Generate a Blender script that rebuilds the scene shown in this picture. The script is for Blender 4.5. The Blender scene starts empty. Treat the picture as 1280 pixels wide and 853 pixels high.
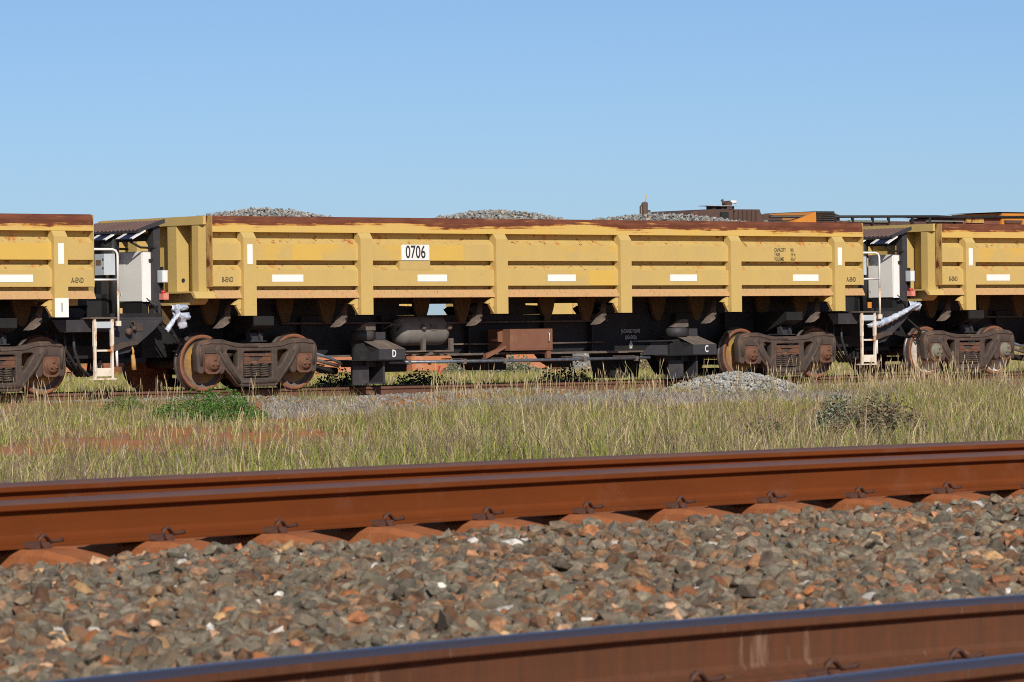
import bpy, bmesh, math, random
import numpy as np
from mathutils import Vector, Matrix, noise
random.seed(4)
rng = np.random.default_rng(7)
SC = bpy.context.scene
COL = SC.collection
PI = math.pi

# ------------------------------------------------------------------ camera, world, sun, exposure
FPX, YAW, ROLL, PITCH, EYE = 5286.0, math.radians(40), 0.0131, 1.5 / 5286.0, 0.76
f0 = Vector((math.sin(YAW), math.cos(YAW), 0)); r0 = Vector((math.cos(YAW), -math.sin(YAW), 0)); zz = Vector((0, 0, 1))
fw = f0 * math.cos(PITCH) - zz * math.sin(PITCH); u0 = zz * math.cos(PITCH) + f0 * math.sin(PITCH)
rt = r0 * math.cos(ROLL) - u0 * math.sin(ROLL); up = u0 * math.cos(ROLL) + r0 * math.sin(ROLL)
cam_d = bpy.data.cameras.new('camera'); cam = bpy.data.objects.new('camera', cam_d); COL.objects.link(cam)
m = Matrix((rt, up, -fw)).transposed().to_4x4(); m.translation = (0, 0, EYE)
cam.matrix_world = m
cam_d.sensor_width = 36.0; cam_d.lens = FPX / 1280 * 36.0
cam_d.clip_start = 0.2; cam_d.clip_end = 9000
cam_d.dof.use_dof = True; cam_d.dof.focus_distance = 66.0; cam_d.dof.aperture_fstop = 16.0
SC.camera = cam

SUN_EL, SUN_AZ = math.radians(31), math.radians(180 + 29)      # azimuth clockwise from +Y
wd = bpy.data.worlds.new('World'); SC.world = wd; wd.use_nodes = True
nt = wd.node_tree; nt.nodes.clear()
sky = nt.nodes.new('ShaderNodeTexSky'); sky.sky_type = 'NISHITA'; sky.sun_disc = False
sky.sun_elevation = SUN_EL; sky.sun_rotation = SUN_AZ
sky.air_density = 0.6; sky.dust_density = 0.58; sky.ozone_density = 5.0; sky.altitude = 100
bg = nt.nodes.new('ShaderNodeBackground'); bg.inputs['Strength'].default_value = 0.096
wo = nt.nodes.new('ShaderNodeOutputWorld')
nt.links.new(sky.outputs[0], bg.inputs[0]); nt.links.new(bg.outputs[0], wo.inputs[0])
sd = bpy.data.lights.new('sun', 'SUN'); sd.energy = 4.6; sd.angle = math.radians(0.5); sd.color = (1.0, 0.94, 0.85)
sun = bpy.data.objects.new('sun', sd); COL.objects.link(sun)
to_sun = Vector((math.sin(SUN_AZ) * math.cos(SUN_EL), math.cos(SUN_AZ) * math.cos(SUN_EL), math.sin(SUN_EL)))
sun.rotation_euler = to_sun.to_track_quat('Z', 'Y').to_euler()
vs = SC.view_settings; vs.view_transform = 'Standard'; vs.look = 'None'; vs.exposure = 0.0; vs.gamma = 1.0
SC.render.engine = 'CYCLES'
SC.cycles.filter_width = 1.0; SC.cycles.use_denoising = False; SC.cycles.max_bounces = 5; SC.cycles.diffuse_bounces = 2; SC.cycles.glossy_bounces = 2; SC.cycles.transparent_max_bounces = 4

def at(x, y, Y):
    """the point of the vertical plane at distance Y behind the spot where the photographer stood"""
    d = fw + rt * ((x - 640) / FPX) - up * ((y - 426.5) / FPX)
    return Vector((0, 0, EYE)) + d * (Y / d.y)

# ------------------------------------------------------------------ materials
def lk(nt, a, b): nt.links.new(a, b)
def pm(name, c1, c2=None, scale=6.0, stretch=(1, 1, 1), rough=0.65, metal=0.0, c3=None, s3=3.0, t3=(0.55, 0.68), st3=(1, 1, 1),
       c4=None, s4=20.0, t4=(0.66, 0.72), bump=0.0, bscale=60.0, lo=0.35, hi=0.65, spec=0.5):
    """principled material: two noise-mixed base tones, then up to two blotch layers of other tones"""
    mt = bpy.data.materials.new(name); mt.use_nodes = True
    t = mt.node_tree; p = t.nodes['Principled BSDF']
    p.inputs['Roughness'].default_value = rough; p.inputs['Metallic'].default_value = metal
    p.inputs['Specular IOR Level'].default_value = spec
    tc = t.nodes.new('ShaderNodeTexCoord')
    def nz(sc, st, det=6):
        mp = t.nodes.new('ShaderNodeMapping'); mp.inputs['Scale'].default_value = st; lk(t, tc.outputs['Object'], mp.inputs[0])
        n = t.nodes.new('ShaderNodeTexNoise'); n.inputs['Scale'].default_value = sc; n.inputs['Detail'].default_value = det
        n.inputs['Roughness'].default_value = 0.62; lk(t, mp.outputs[0], n.inputs['Vector']); return n
    def mr(src, a, b):
        r = t.nodes.new('ShaderNodeMapRange'); r.inputs[1].default_value = a; r.inputs[2].default_value = b; lk(t, src, r.inputs[0]); return r.outputs[0]
    def mix(fac, a, b):
        mx = t.nodes.new('ShaderNodeMix'); mx.data_type = 'RGBA'; lk(t, fac, mx.inputs[0])
        for s, v in ((6, a), (7, b)):
            if isinstance(v, tuple): mx.inputs[s].default_value = (*v, 1)
            else: lk(t, v, mx.inputs[s])
        return mx.outputs[2]
    if c2 is None: c2 = tuple(v * 0.78 for v in c1)
    col = mix(mr(nz(scale, stretch).outputs[0], lo, hi), c1, c2)
    if c3: col = mix(mr(nz(s3, st3).outputs[0], *t3), col, c3)
    if c4: col = mix(mr(nz(s4, st3, 3).outputs[0], *t4), col, c4)
    lk(t, col, p.inputs['Base Color'])
    if bump:
        b = t.nodes.new('ShaderNodeBump'); b.inputs['Strength'].default_value = bump; b.inputs['Distance'].default_value = 0.01
        lk(t, nz(bscale, (1, 1, 1)).outputs[0], b.inputs['Height']); lk(t, b.outputs[0], p.inputs['Normal'])
    return mt
def attr_mat(name, rough=0.8, trans=0.0, noise_scale=40.0):
    """colour comes from the piece's own colour attribute, with a little grain"""
    mt = bpy.data.materials.new(name); mt.use_nodes = True
    t = mt.node_tree; p = t.nodes['Principled BSDF']; p.inputs['Roughness'].default_value = rough; p.inputs['Specular IOR Level'].default_value = 0.25
    a = t.nodes.new('ShaderNodeAttribute'); a.attribute_name = 'tint'
    tc = t.nodes.new('ShaderNodeTexCoord'); n = t.nodes.new('ShaderNodeTexNoise'); n.inputs['Scale'].default_value = noise_scale; n.inputs['Detail'].default_value = 4
    lk(t, tc.outputs['Object'], n.inputs['Vector'])
    r = t.nodes.new('ShaderNodeMapRange'); r.inputs[1].default_value = 0.25; r.inputs[2].default_value = 0.75; r.inputs[3].default_value = 0.5; r.inputs[4].default_value = 1.5
    lk(t, n.outputs[0], r.inputs[0])
    mx = t.nodes.new('ShaderNodeVectorMath'); mx.operation = 'SCALE'; lk(t, a.outputs['Color'], mx.inputs[0]); lk(t, r.outputs[0], mx.inputs['Scale'])
    lk(t, mx.outputs[0], p.inputs['Base Color'])
    if trans:
        tr = t.nodes.new('ShaderNodeBsdfTranslucent'); lk(t, mx.outputs[0], tr.inputs[0])
        ms = t.nodes.new('ShaderNodeMixShader'); ms.inputs[0].default_value = trans
        lk(t, p.outputs[0], ms.inputs[1]); lk(t, tr.outputs[0], ms.inputs[2]); lk(t, ms.outputs[0], t.nodes['Material Output'].inputs[0])
    return mt

RUST = (0.13, 0.04, 0.018)
M = {}
YEL, YEL2 = (0.545, 0.385, 0.125), (0.50, 0.36, 0.13)
M['yellow'] = pm('yellow_paint', YEL, YEL2, 1.6, (1.6, 1, 0.6), rough=0.6, c3=(0.60, 0.385, 0.085), s3=0.55, t3=(0.56, 0.64), st3=(1, 1, 2), c4=(0.34, 0.16, 0.055), s4=9.0, t4=(0.665, 0.78), spec=0.3, bump=0.8, bscale=2.2)
M['yellow_dust'] = pm('dusty_yellow_paint', (0.53, 0.375, 0.13), (0.45, 0.33, 0.13), 2.2, (1, 1, 0.5), rough=0.7, c4=(0.36, 0.17, 0.07), s4=11.0, t4=(0.68, 0.8), spec=0.2)
M['yellow_grimy_shaded'] = pm('grimy_shaded_yellow_arm', (0.13, 0.08, 0.03), (0.09, 0.055, 0.028), 6, rough=0.8, c3=(0.08, 0.05, 0.03), s3=5, spec=0.2)  # arm yellow darkened: shade below the tub painted in with the grime
M['yellow_rusty_ledge'] = pm('yellow_ledge_paint_with_rust', YEL, YEL2, 2.0, rough=0.65, c3=(0.50, 0.21, 0.06), s3=2.6, t3=(0.56, 0.68), st3=(1.8, 1, 2.2), c4=(0.28, 0.09, 0.03), s4=6.0, t4=(0.60, 0.68), spec=0.25)
M['lip'] = pm('scraped_sill_paint', (0.50, 0.305, 0.135), (0.45, 0.29, 0.13), 5, (3, 1, 1), rough=0.75, c3=(0.62, 0.28, 0.12), s3=14, t3=(0.54, 0.66), st3=(2.5, 1, 0.6), c4=(0.22, 0.12, 0.07), s4=22, t4=(0.60, 0.68), spec=0.2)
M['strip_rust'] = pm('rust_streaked_edge', (0.52, 0.34, 0.11), (0.36, 0.19, 0.06), 9, (1, 1, 0.6), rough=0.8, c3=RUST, s3=4, t3=(0.52, 0.6), st3=(1, 1, 0.7), spec=0.2)
M['black'] = pm('black_paint', (0.013, 0.013, 0.014), (0.02, 0.019, 0.018), 3, rough=0.6, c3=(0.04, 0.032, 0.027), s3=2.2, t3=(0.58, 0.75), spec=0.35)
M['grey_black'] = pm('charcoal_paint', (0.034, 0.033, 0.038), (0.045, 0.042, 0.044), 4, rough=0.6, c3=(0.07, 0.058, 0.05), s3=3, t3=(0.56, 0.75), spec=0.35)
M['dust_and_shading'] = pm('dust_and_shading_paint', (0.16, 0.12, 0.095), (0.10, 0.085, 0.075), 6, rough=0.85, c3=(0.2, 0.15, 0.11), s3=4, spec=0.2)  # dust tone; also paints shade in wheel dishes and sunlight on cylinder covers
M['cast'] = pm('grimy_cast_steel', (0.052, 0.041, 0.035), (0.085, 0.06, 0.046), 5, rough=0.72, c3=(0.15, 0.09, 0.06), s3=3.2, t3=(0.55, 0.72), c4=(0.17, 0.07, 0.032), s4=13, t4=(0.64, 0.74), bump=0.25, bscale=50, spec=0.3)
M['rim'] = pm('rusty_wheel_rim', (0.27, 0.105, 0.05), (0.19, 0.078, 0.042), 5, rough=0.7, c3=(0.2, 0.09, 0.05), s3=4, spec=0.3)
M['ochre'] = pm('ochre_wheel_face', (0.42, 0.25, 0.07), (0.32, 0.19, 0.06), 4, rough=0.75, c3=(0.24, 0.14, 0.08), s3=4, t3=(0.5, 0.66), spec=0.2)
M['whiteface'] = pm('whitish_wheel_face', (0.66, 0.60, 0.52), (0.5, 0.44, 0.37), 4, rough=0.75, c3=(0.34, 0.2, 0.11), s3=4, t3=(0.58, 0.7), spec=0.2)
M['steel'] = pm('worn_tread_steel', (0.16, 0.13, 0.12), (0.10, 0.075, 0.065), 5, rough=0.4, metal=0.6)
M['boxrust'] = pm('rusty_brown_casting', (0.155, 0.072, 0.043), (0.11, 0.055, 0.037), 8, rough=0.75, c3=(0.22, 0.11, 0.06), s3=6, bump=0.2, spec=0.25)
M['greencap'] = pm('greenish_bearing_paint', (0.16, 0.19, 0.15), (0.2, 0.13, 0.09), 9, rough=0.7, spec=0.25)
M['brown'] = pm('brown_rusted_sheet', (0.17, 0.075, 0.045), (0.21, 0.10, 0.06), 2.5, (1, 1, 0.5), rough=0.75, c3=(0.28, 0.16, 0.1), s3=1.7, t3=(0.58, 0.75), spec=0.25)
M['roofbrown'] = pm('brown_corrugated_sheet', (0.16, 0.10, 0.085), (0.13, 0.08, 0.065), 4, rough=0.75, spec=0.2)
M['white'] = pm('white_enamel', (0.80, 0.79, 0.75), (0.76, 0.75, 0.71), 2, rough=0.45, c4=(0.55, 0.5, 0.42), s4=8, t4=(0.68, 0.8))
M['white_rusty'] = pm('chipped_white_paint', (0.74, 0.68, 0.58), (0.64, 0.55, 0.42), 6, rough=0.6, c3=(0.46, 0.19, 0.07), s3=7, t3=(0.53, 0.6), st3=(1, 1, 0.5), spec=0.3)
M['greybox'] = pm('pale_grey_enamel', (0.48, 0.52, 0.55), (0.44, 0.48, 0.51), 3, rough=0.5)
M['redbox'] = pm('faded_red_plastic', (0.62, 0.17, 0.13), (0.68, 0.27, 0.2), 12, rough=0.6)
M['red'] = pm('red_plastic', (0.6, 0.03, 0.03), (0.5, 0.03, 0.03), 8, rough=0.5)
M['reflect'] = pm('white_reflective_tape', (0.86, 0.84, 0.78), (0.80, 0.78, 0.74), 3, rough=0.4)
M['ink'] = pm('black_lettering', (0.02, 0.02, 0.02), (0.035, 0.03, 0.03), 20, rough=0.6)
M['fadeink'] = pm('faded_stencil_lettering', (0.13, 0.10, 0.05), (0.05, 0.045, 0.035), 14, rough=0.7)
M['whiteink'] = pm('white_lettering', (0.75, 0.75, 0.72), (0.68, 0.68, 0.66), 9, rough=0.6)
M['greyink'] = pm('faded_grey_lettering', (0.62, 0.60, 0.57), (0.45, 0.44, 0.42), 30, rough=0.7)
M['solar'] = pm('solar_cell_glass', (0.012, 0.014, 0.028), (0.02, 0.022, 0.04), 12, rough=0.25)
M['alu'] = pm('aluminium_frame', (0.62, 0.62, 0.62), (0.5, 0.5, 0.5), 9, rough=0.45, metal=0.4)
M['pipe'] = pm('blue_grey_steel_tube', (0.15, 0.18, 0.22), (0.09, 0.095, 0.11), 2.2, (4, 1, 1), rough=0.4, metal=0.3)
M['rubber'] = pm('black_rubber', (0.016, 0.016, 0.016), (0.028, 0.026, 0.025), 8, rough=0.55)
M['tank'] = pm('dark_grey_tank_paint', (0.15, 0.14, 0.13), (0.20, 0.18, 0.16), 4, rough=0.65, spec=0.35)
M['wrap'] = pm('crumpled_white_film', (0.62, 0.66, 0.72), (0.34, 0.38, 0.46), 7, rough=0.3, c3=(0.30, 0.38, 0.55), s3=5, t3=(0.56, 0.66))
M['rope'] = pm('ochre_cloth', (0.5, 0.3, 0.1), (0.36, 0.2, 0.07), 20, rough=0.9, spec=0.1)
M['rail_web'] = pm('orange_rusted_rail', (0.165, 0.041, 0.0085), (0.14, 0.036, 0.009), 2.0, (1, 1, 3), rough=0.72, c3=(0.17, 0.06, 0.028), s3=3.2, t3=(0.55, 0.75), c4=(0.42, 0.22, 0.12), s4=24, t4=(0.74, 0.80), bump=0.12, bscale=120, spec=0.12)
M['rail_web_near'] = pm('brown_rusted_rail', (0.125, 0.046, 0.02), (0.095, 0.04, 0.02), 5.0, (6, 6, 0.6), rough=0.7, c3=(0.30, 0.18, 0.12), s3=3, t3=(0.60, 0.76), st3=(5, 5, 0.5), bump=0.12, bscale=120, spec=0.25)
M['rail_top'] = pm('dulled_running_surface', (0.15, 0.085, 0.075), (0.19, 0.095, 0.07), 4, (1, 1, 2), rough=0.5, metal=0.35)
M['rail_top_near'] = pm('polished_running_surface', (0.17, 0.16, 0.20), (0.20, 0.16, 0.17), 4, (1, 1, 2), rough=0.34, metal=0.8)
M['rail_far'] = pm('dark_brown_rail', (0.105, 0.052, 0.034), (0.15, 0.07, 0.045), 3, rough=0.7, spec=0.25)
M['clip'] = pm('rusted_spring_steel', (0.07, 0.032, 0.02), (0.11, 0.045, 0.026), 30, rough=0.7, bump=0.2, bscale=200)
M['sleeper'] = pm('ore_stained_concrete', (0.36, 0.125, 0.045), (0.29, 0.10, 0.04), 7, rough=0.9, c3=(0.41, 0.18, 0.09), s3=4, bump=0.35, bscale=80, spec=0.15)
M['stack_sleeper'] = pm('orange_dusted_concrete', (0.50, 0.20, 0.09), (0.42, 0.165, 0.08), 2, rough=0.9, c3=(0.5, 0.28, 0.17), s3=2.4, c4=(0.25, 0.1, 0.06), s4=5, spec=0.15)
M['timber'] = pm('weathered_timber', (0.2, 0.13, 0.09), (0.14, 0.09, 0.06), 3, (0.4, 4, 4), rough=0.85)
M['orange'] = pm('orange_loco_paint', (0.62, 0.24, 0.03), (0.55, 0.21, 0.03), 1, rough=0.5, c3=(0.42, 0.16, 0.04), s3=1.0, t3=(0.56, 0.7))
M['loco_brown'] = pm('sooty_brown_paint', (0.10, 0.058, 0.042), (0.075, 0.047, 0.038), 1.5, rough=0.7, c3=(0.16, 0.075, 0.04), s3=1.5, t3=(0.58, 0.7))
M['loco_rust'] = pm('rusty_red_brown_paint', (0.2, 0.07, 0.035), (0.11, 0.05, 0.035), 2, rough=0.75)
M['greygreen'] = pm('grey_green_pipe_paint', (0.2, 0.22, 0.19), (0.14, 0.15, 0.13), 2, rough=0.6)
M['stone'] = attr_mat('ballast_stone', 0.9, 0, 38)
M['grass'] = attr_mat('dry_grass', 0.7, 0.28, 3)
M['leaf'] = attr_mat('weed_leaf', 0.65, 0.22, 5)

def beam_mat():
    """yellow beam whose upper edge is worn to bare rust, ragged and streaked downwards"""
    mt = bpy.data.materials.new('yellow_beam_rusted_along_its_top'); mt.use_nodes = True
    t = mt.node_tree; p = t.nodes['Principled BSDF']; p.inputs['Roughness'].default_value = 0.7; p.inputs['Specular IOR Level'].default_value = 0.25
    tc = t.nodes.new('ShaderNodeTexCoord'); sp = t.nodes.new('ShaderNodeSeparateXYZ'); lk(t, tc.outputs['Object'], sp.inputs[0])
    def nz(sc, st, det=6):
        mp = t.nodes.new('ShaderNodeMapping'); mp.inputs['Scale'].default_value = st; lk(t, tc.outputs['Object'], mp.inputs[0])
        n = t.nodes.new('ShaderNodeTexNoise'); n.inputs['Scale'].default_value = sc; n.inputs['Detail'].default_value = det; n.inputs['Roughness'].default_value = 0.6
        lk(t, mp.outputs[0], n.inputs['Vector']); return n.outputs[0]
    def math_(op, a, b):
        n = t.nodes.new('ShaderNodeMath'); n.operation = op
        for i, v in enumerate((a, b)):
            if isinstance(v, (int, float)): n.inputs[i].default_value = v
            else: lk(t, v, n.inputs[i])
        return n.outputs[0]
    def mix(fac, a, b):
        mx = t.nodes.new('ShaderNodeMix'); mx.data_type = 'RGBA'; lk(t, fac, mx.inputs[0])
        for s, v in ((6, a), (7, b)):
            if isinstance(v, tuple): mx.inputs[s].default_value = (*v, 1)
            else: lk(t, v, mx.inputs[s])
        return mx.outputs[2]
    def mr(src, a, b):
        r = t.nodes.new('ShaderNodeMapRange'); r.inputs[1].default_value = a; r.inputs[2].default_value = b; lk(t, src, r.inputs[0]); return r.outputs[0]
    edge = math_('ADD', sp.outputs['Z'], math_('MULTIPLY', math_('SUBTRACT', nz(0.33, (1, 1, 1), 2), 0.525), 0.58))
    edge = math_('ADD', edge, math_('MULTIPLY', math_('SUBTRACT', nz(4.0, (1.0, 1, 2.6), 9), 0.5), 0.13))
    yel = mix(mr(nz(1.5, (1, 1, 1)), 0.35, 0.65), (0.62, 0.41, 0.10), (0.58, 0.40, 0.13))
    edge = math_('ADD', edge, math_('MULTIPLY', math_('SUBTRACT', nz(3.0, (0.30, 1, 12), 6), 0.5), 0.24))
    stain = mix(mr(edge, 2.645, 2.672), yel, (0.44, 0.17, 0.035))
    rust = mix(mr(nz(3.5, (0.6, 1, 3)), 0.4, 0.62), (0.115, 0.036, 0.018), (0.17, 0.058, 0.028))
    rust = mix(mr(nz(2.2, (0.7, 1, 9), 8), 0.60, 0.70), rust, (0.42, 0.19, 0.07))
    lk(t, mix(mr(edge, 2.668, 2.682), stain, rust), p.inputs['Base Color'])
    return mt
M['beam'] = beam_mat()

# ------------------------------------------------------------------ mesh helpers
class MB:
    def __init__(s): s.v = []; s.f = []; s.mi = []; s.sm = []
    def add(s, vs, fs, mi=0, smooth=False):
        o = len(s.v); s.v += [tuple(v) for v in vs]
        for f in fs: s.f.append([o + i for i in f]); s.mi.append(mi); s.sm.append(smooth)
        return s
    def box(s, x0, x1, y0, y1, z0, z1, mi=0):
        x0, x1 = min(x0, x1), max(x0, x1); y0, y1 = min(y0, y1), max(y0, y1); z0, z1 = min(z0, z1), max(z0, z1)
        vs = [(x, y, z) for x in (x0, x1) for y in (y0, y1) for z in (z0, z1)]
        return s.add(vs, [(0, 1, 3, 2), (4, 6, 7, 5), (0, 4, 5, 1), (2, 3, 7, 6), (0, 2, 6, 4), (1, 5, 7, 3)], mi)
    def prism(s, poly, axis, a, b, mi=0, smooth=False):
        """poly of (p, q): axis x -> (y, z), axis y -> (x, z), axis z -> (x, y), drawn out from a to b"""
        n = len(poly)
        def P(p, q, h): return (h, p, q) if axis == 'x' else (p, h, q) if axis == 'y' else (p, q, h)
        vs = [P(p, q, a) for p, q in poly] + [P(p, q, b) for p, q in poly]
        s.add(vs, [(i, (i + 1) % n, n + (i + 1) % n, n + i) for i in range(n)], mi, smooth)
        o = len(s.v) - 2 * n
        s.f += [[o + i for i in range(n)][::-1], [o + n + i for i in range(n)]]; s.mi += [mi, mi]; s.sm += [False, False]
        return s
    def hexa(s, b, t, mi=0):
        """four corners below, four above"""
        return s.add(list(b) + list(t), [(3, 2, 1, 0), (4, 5, 6, 7), (0, 1, 5, 4), (1, 2, 6, 5), (2, 3, 7, 6), (3, 0, 4, 7)], mi)
    def lathe(s, c, axis, prof, n=32, mi=0, mis=None):
        """prof of (radius, height along axis)"""
        k = len(prof); vs = []
        for r, h in prof:
            for i in range(n):
                a = 2 * PI * i / n; ca, sa = r * math.cos(a), r * math.sin(a)
                p = (h, ca, sa) if axis == 'x' else (ca, h, sa) if axis == 'y' else (ca, sa, h)
                vs.append((c[0] + p[0], c[1] + p[1], c[2] + p[2]))
        o = len(s.v); s.v += vs
        for j in range(k - 1):
            for i in range(n):
                s.f.append([o + j * n + i, o + j * n + (i + 1) % n, o + (j + 1) * n + (i + 1) % n, o + (j + 1) * n + i])
                s.mi.append(mis[j] if mis else mi); s.sm.append(True)
        return s
    def tube(s, pts, r, n=8, mi=0, caps=True):
        pts = [Vector(p) for p in pts]; rings = []
        for i, p in enumerate(pts):
            d = (pts[min(i + 1, len(pts) - 1)] - pts[max(i - 1, 0)]).normalized()
            a = d.cross(Vector((0.13, 0.31, 1)) if abs(d.z) < 0.9 else Vector((1, 0.2, 0))).normalized(); b = d.cross(a)
            rr = r[i] if isinstance(r, (list, tuple)) else r
            rings.append([p + a * (rr * math.cos(2 * PI * k / n)) + b * (rr * math.sin(2 * PI * k / n)) for k in range(n)])
        o = len(s.v)
        for rg in rings: s.v += [tuple(q) for q in rg]
        for i in range(len(rings) - 1):
            for k in range(n):
                s.f.append([o + i * n + k, o + i * n + (k + 1) % n, o + (i + 1) * n + (k + 1) % n, o + (i + 1) * n + k]); s.mi.append(mi); s.sm.append(True)
        if caps:
            s.f += [[o + k for k in range(n)][::-1], [o + (len(rings) - 1) * n + k for k in range(n)]]; s.mi += [mi, mi]; s.sm += [False, False]
        return s
    def mesh(s, name, mats):
        me = bpy.data.meshes.new(name); me.from_pydata(s.v, [], s.f)
        for mt in (mats if isinstance(mats, (list, tuple)) else [mats]): me.materials.append(mt)
        me.polygons.foreach_set('material_index', s.mi); me.polygons.foreach_set('use_smooth', s.sm)
        bm = bmesh.new(); bm.from_mesh(me); bmesh.ops.recalc_face_normals(bm, faces=bm.faces); bm.to_mesh(me); bm.free()
        me.update(); return me
    def build(s, name, mats, parent=None, loc=None):
        return link(name, s.mesh(name, mats), parent, loc)
def link(name, me, parent=None, loc=None):
    o = bpy.data.objects.new(name, me); COL.objects.link(o)
    if parent: o.parent = parent
    if loc: o.location = loc
    return o
def tag(o, label=None, cat=None, group=None, kind=None):
    for k, v in (('label', label), ('category', cat), ('group', group), ('kind', kind)):
        if v: o[k] = v
    return o
def empty(name, loc, label, cat, group=None):
    o = bpy.data.objects.new(name, None); COL.objects.link(o); o.location = loc; o.empty_display_size = 0.3
    return tag(o, label, cat, group)
def copy_tree(o, parent=None, loc=None):
    c = o.copy(); COL.objects.link(c); c.parent = parent
    if loc: c.location = loc
    for ch in o.children: copy_tree(ch, c)
    return c
def text(body, size, mat, parent, loc, name='lettering', sx=1.0, align='CENTER', weight=0.0):
    cu = bpy.data.curves.new('t', 'FONT'); cu.body = body; cu.size = size; cu.align_x = align; cu.align_y = 'CENTER'; cu.extrude = 0.0015; cu.resolution_u = 3
    cu.offset = weight
    ob = bpy.data.objects.new('t', cu); COL.objects.link(ob)
    dg = bpy.context.evaluated_depsgraph_get(); dg.update()
    me = bpy.data.meshes.new_from_object(ob.evaluated_get(dg)); bpy.data.objects.remove(ob); bpy.data.curves.remove(cu)
    me.transform(Matrix.Rotation(PI / 2, 4, 'X') @ Matrix.Scale(sx, 4, (1, 0, 0)))
    me.name = name; me.materials.clear(); me.materials.append(mat)
    return link(name, me, parent, loc)
def plate_with_holes(outer, holes, half, bevel):
    """a cast plate in the x-z plane with openings, thickness along y"""
    cu = bpy.data.curves.new('c', 'CURVE'); cu.dimensions = '2D'; cu.fill_mode = 'BOTH'; cu.extrude = half - bevel; cu.bevel_depth = bevel; cu.bevel_resolution = 1
    for pts in [outer] + holes:
        sp = cu.splines.new('POLY'); sp.points.add(len(pts) - 1); sp.use_cyclic_u = True
        for q, (x, z) in zip(sp.points, pts): q.co = (x, z, 0, 1)
    ob = bpy.data.objects.new('c', cu); COL.objects.link(ob)
    dg = bpy.context.evaluated_depsgraph_get(); dg.update()
    me = bpy.data.meshes.new_from_object(ob.evaluated_get(dg)); bpy.data.objects.remove(ob); bpy.data.curves.remove(cu)
    me.transform(Matrix.Rotation(PI / 2, 4, 'X')); return me
def rounded(poly, r=0.03, k=3):
    out = []; n = len(poly)
    for i in range(n):
        p = Vector(poly[i]); a = Vector(poly[i - 1]) - p; b = Vector(poly[(i + 1) % n]) - p
        d = min(r, a.length * 0.45, b.length * 0.45); A = p + a.normalized() * d; B = p + b.normalized() * d
        for j in range(k + 1):
            t = j / k; out.append(tuple((1 - t) ** 2 * A + 2 * t * (1 - t) * p + t * t * B))
    return out
def np_mesh(name, V, F, tint=None, mat=None, smooth=False):
    """numpy vertices and equal-sized faces into a mesh; tint is one colour per vertex"""
    me = bpy.data.meshes.new(name); nv, (nf, k) = len(V), F.shape
    me.vertices.add(nv); me.vertices.foreach_set('co', np.ascontiguousarray(V, np.float32).ravel())
    me.loops.add(nf * k); me.loops.foreach_set('vertex_index', np.ascontiguousarray(F, np.int32).ravel())
    me.polygons.add(nf); me.polygons.foreach_set('loop_start', np.arange(0, nf * k, k, dtype=np.int32))
    if tint is not None:
        at_ = me.color_attributes.new('tint', 'FLOAT_COLOR', 'POINT')
        at_.data.foreach_set('color', np.c_[tint, np.ones(nv)].astype(np.float32).ravel())
    me.update(calc_edges=True); me.validate()
    me.polygons.foreach_set('use_smooth', np.full(nf, bool(smooth)))
    if mat: me.materials.append(mat)
    return me

# ------------------------------------------------------------------ the ground
def gz(X, Y):
    Y = np.asarray(Y, float); X = np.asarray(X, float)
    z = np.where(Y < 24, -0.45 + 0.17 * np.clip((Y - 19) / 5, 0, 1), -0.28)
    bed = np.clip(1 - np.abs(Y - 56.6) / 3.6, 0, 1); z = z + 0.14 * np.clip(bed * 1.8, 0, 1)
    z = z + 0.035 * np.sin(X * 0.9 + Y * 0.35) * np.sin(Y * 0.7 - X * 0.2) * (Y > 24) * (Y < 200)
    return z
def build_ground():
    xs = np.concatenate([[-6000, -1500, -400, -100], np.arange(-30, 150, 1.0), [180, 300, 700, 2000, 7000]])
    ys = np.concatenate([[-2000, -300, -60, -20, 0, 5, 12, 17], np.arange(19, 120, 0.8), [135, 170, 250, 450, 1000, 2500, 8000]])
    XX, YY = np.meshgrid(xs, ys, indexing='ij'); ZZ = gz(XX, YY)
    V = np.c_[XX.ravel(), YY.ravel(), ZZ.ravel()]; ny = len(ys)
    I = (np.arange(len(xs) - 1)[:, None] * ny + np.arange(ny - 1)[None, :]).ravel()
    F = np.c_[I, I + ny, I + ny + 1, I + 1]
    mt = pm('red_soil', (0.46, 0.19, 0.075), (0.37, 0.15, 0.065), 0.8, rough=0.95, c3=(0.26, 0.18, 0.12), s3=0.35, t3=(0.52, 0.66), c4=(0.2, 0.14, 0.10), s4=6, t4=(0.6, 0.74), bump=0.5, bscale=25, spec=0.1)
    tag(link('ground', np_mesh('ground', V, F, None, mt, True)), kind='structure')
build_ground()

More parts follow.
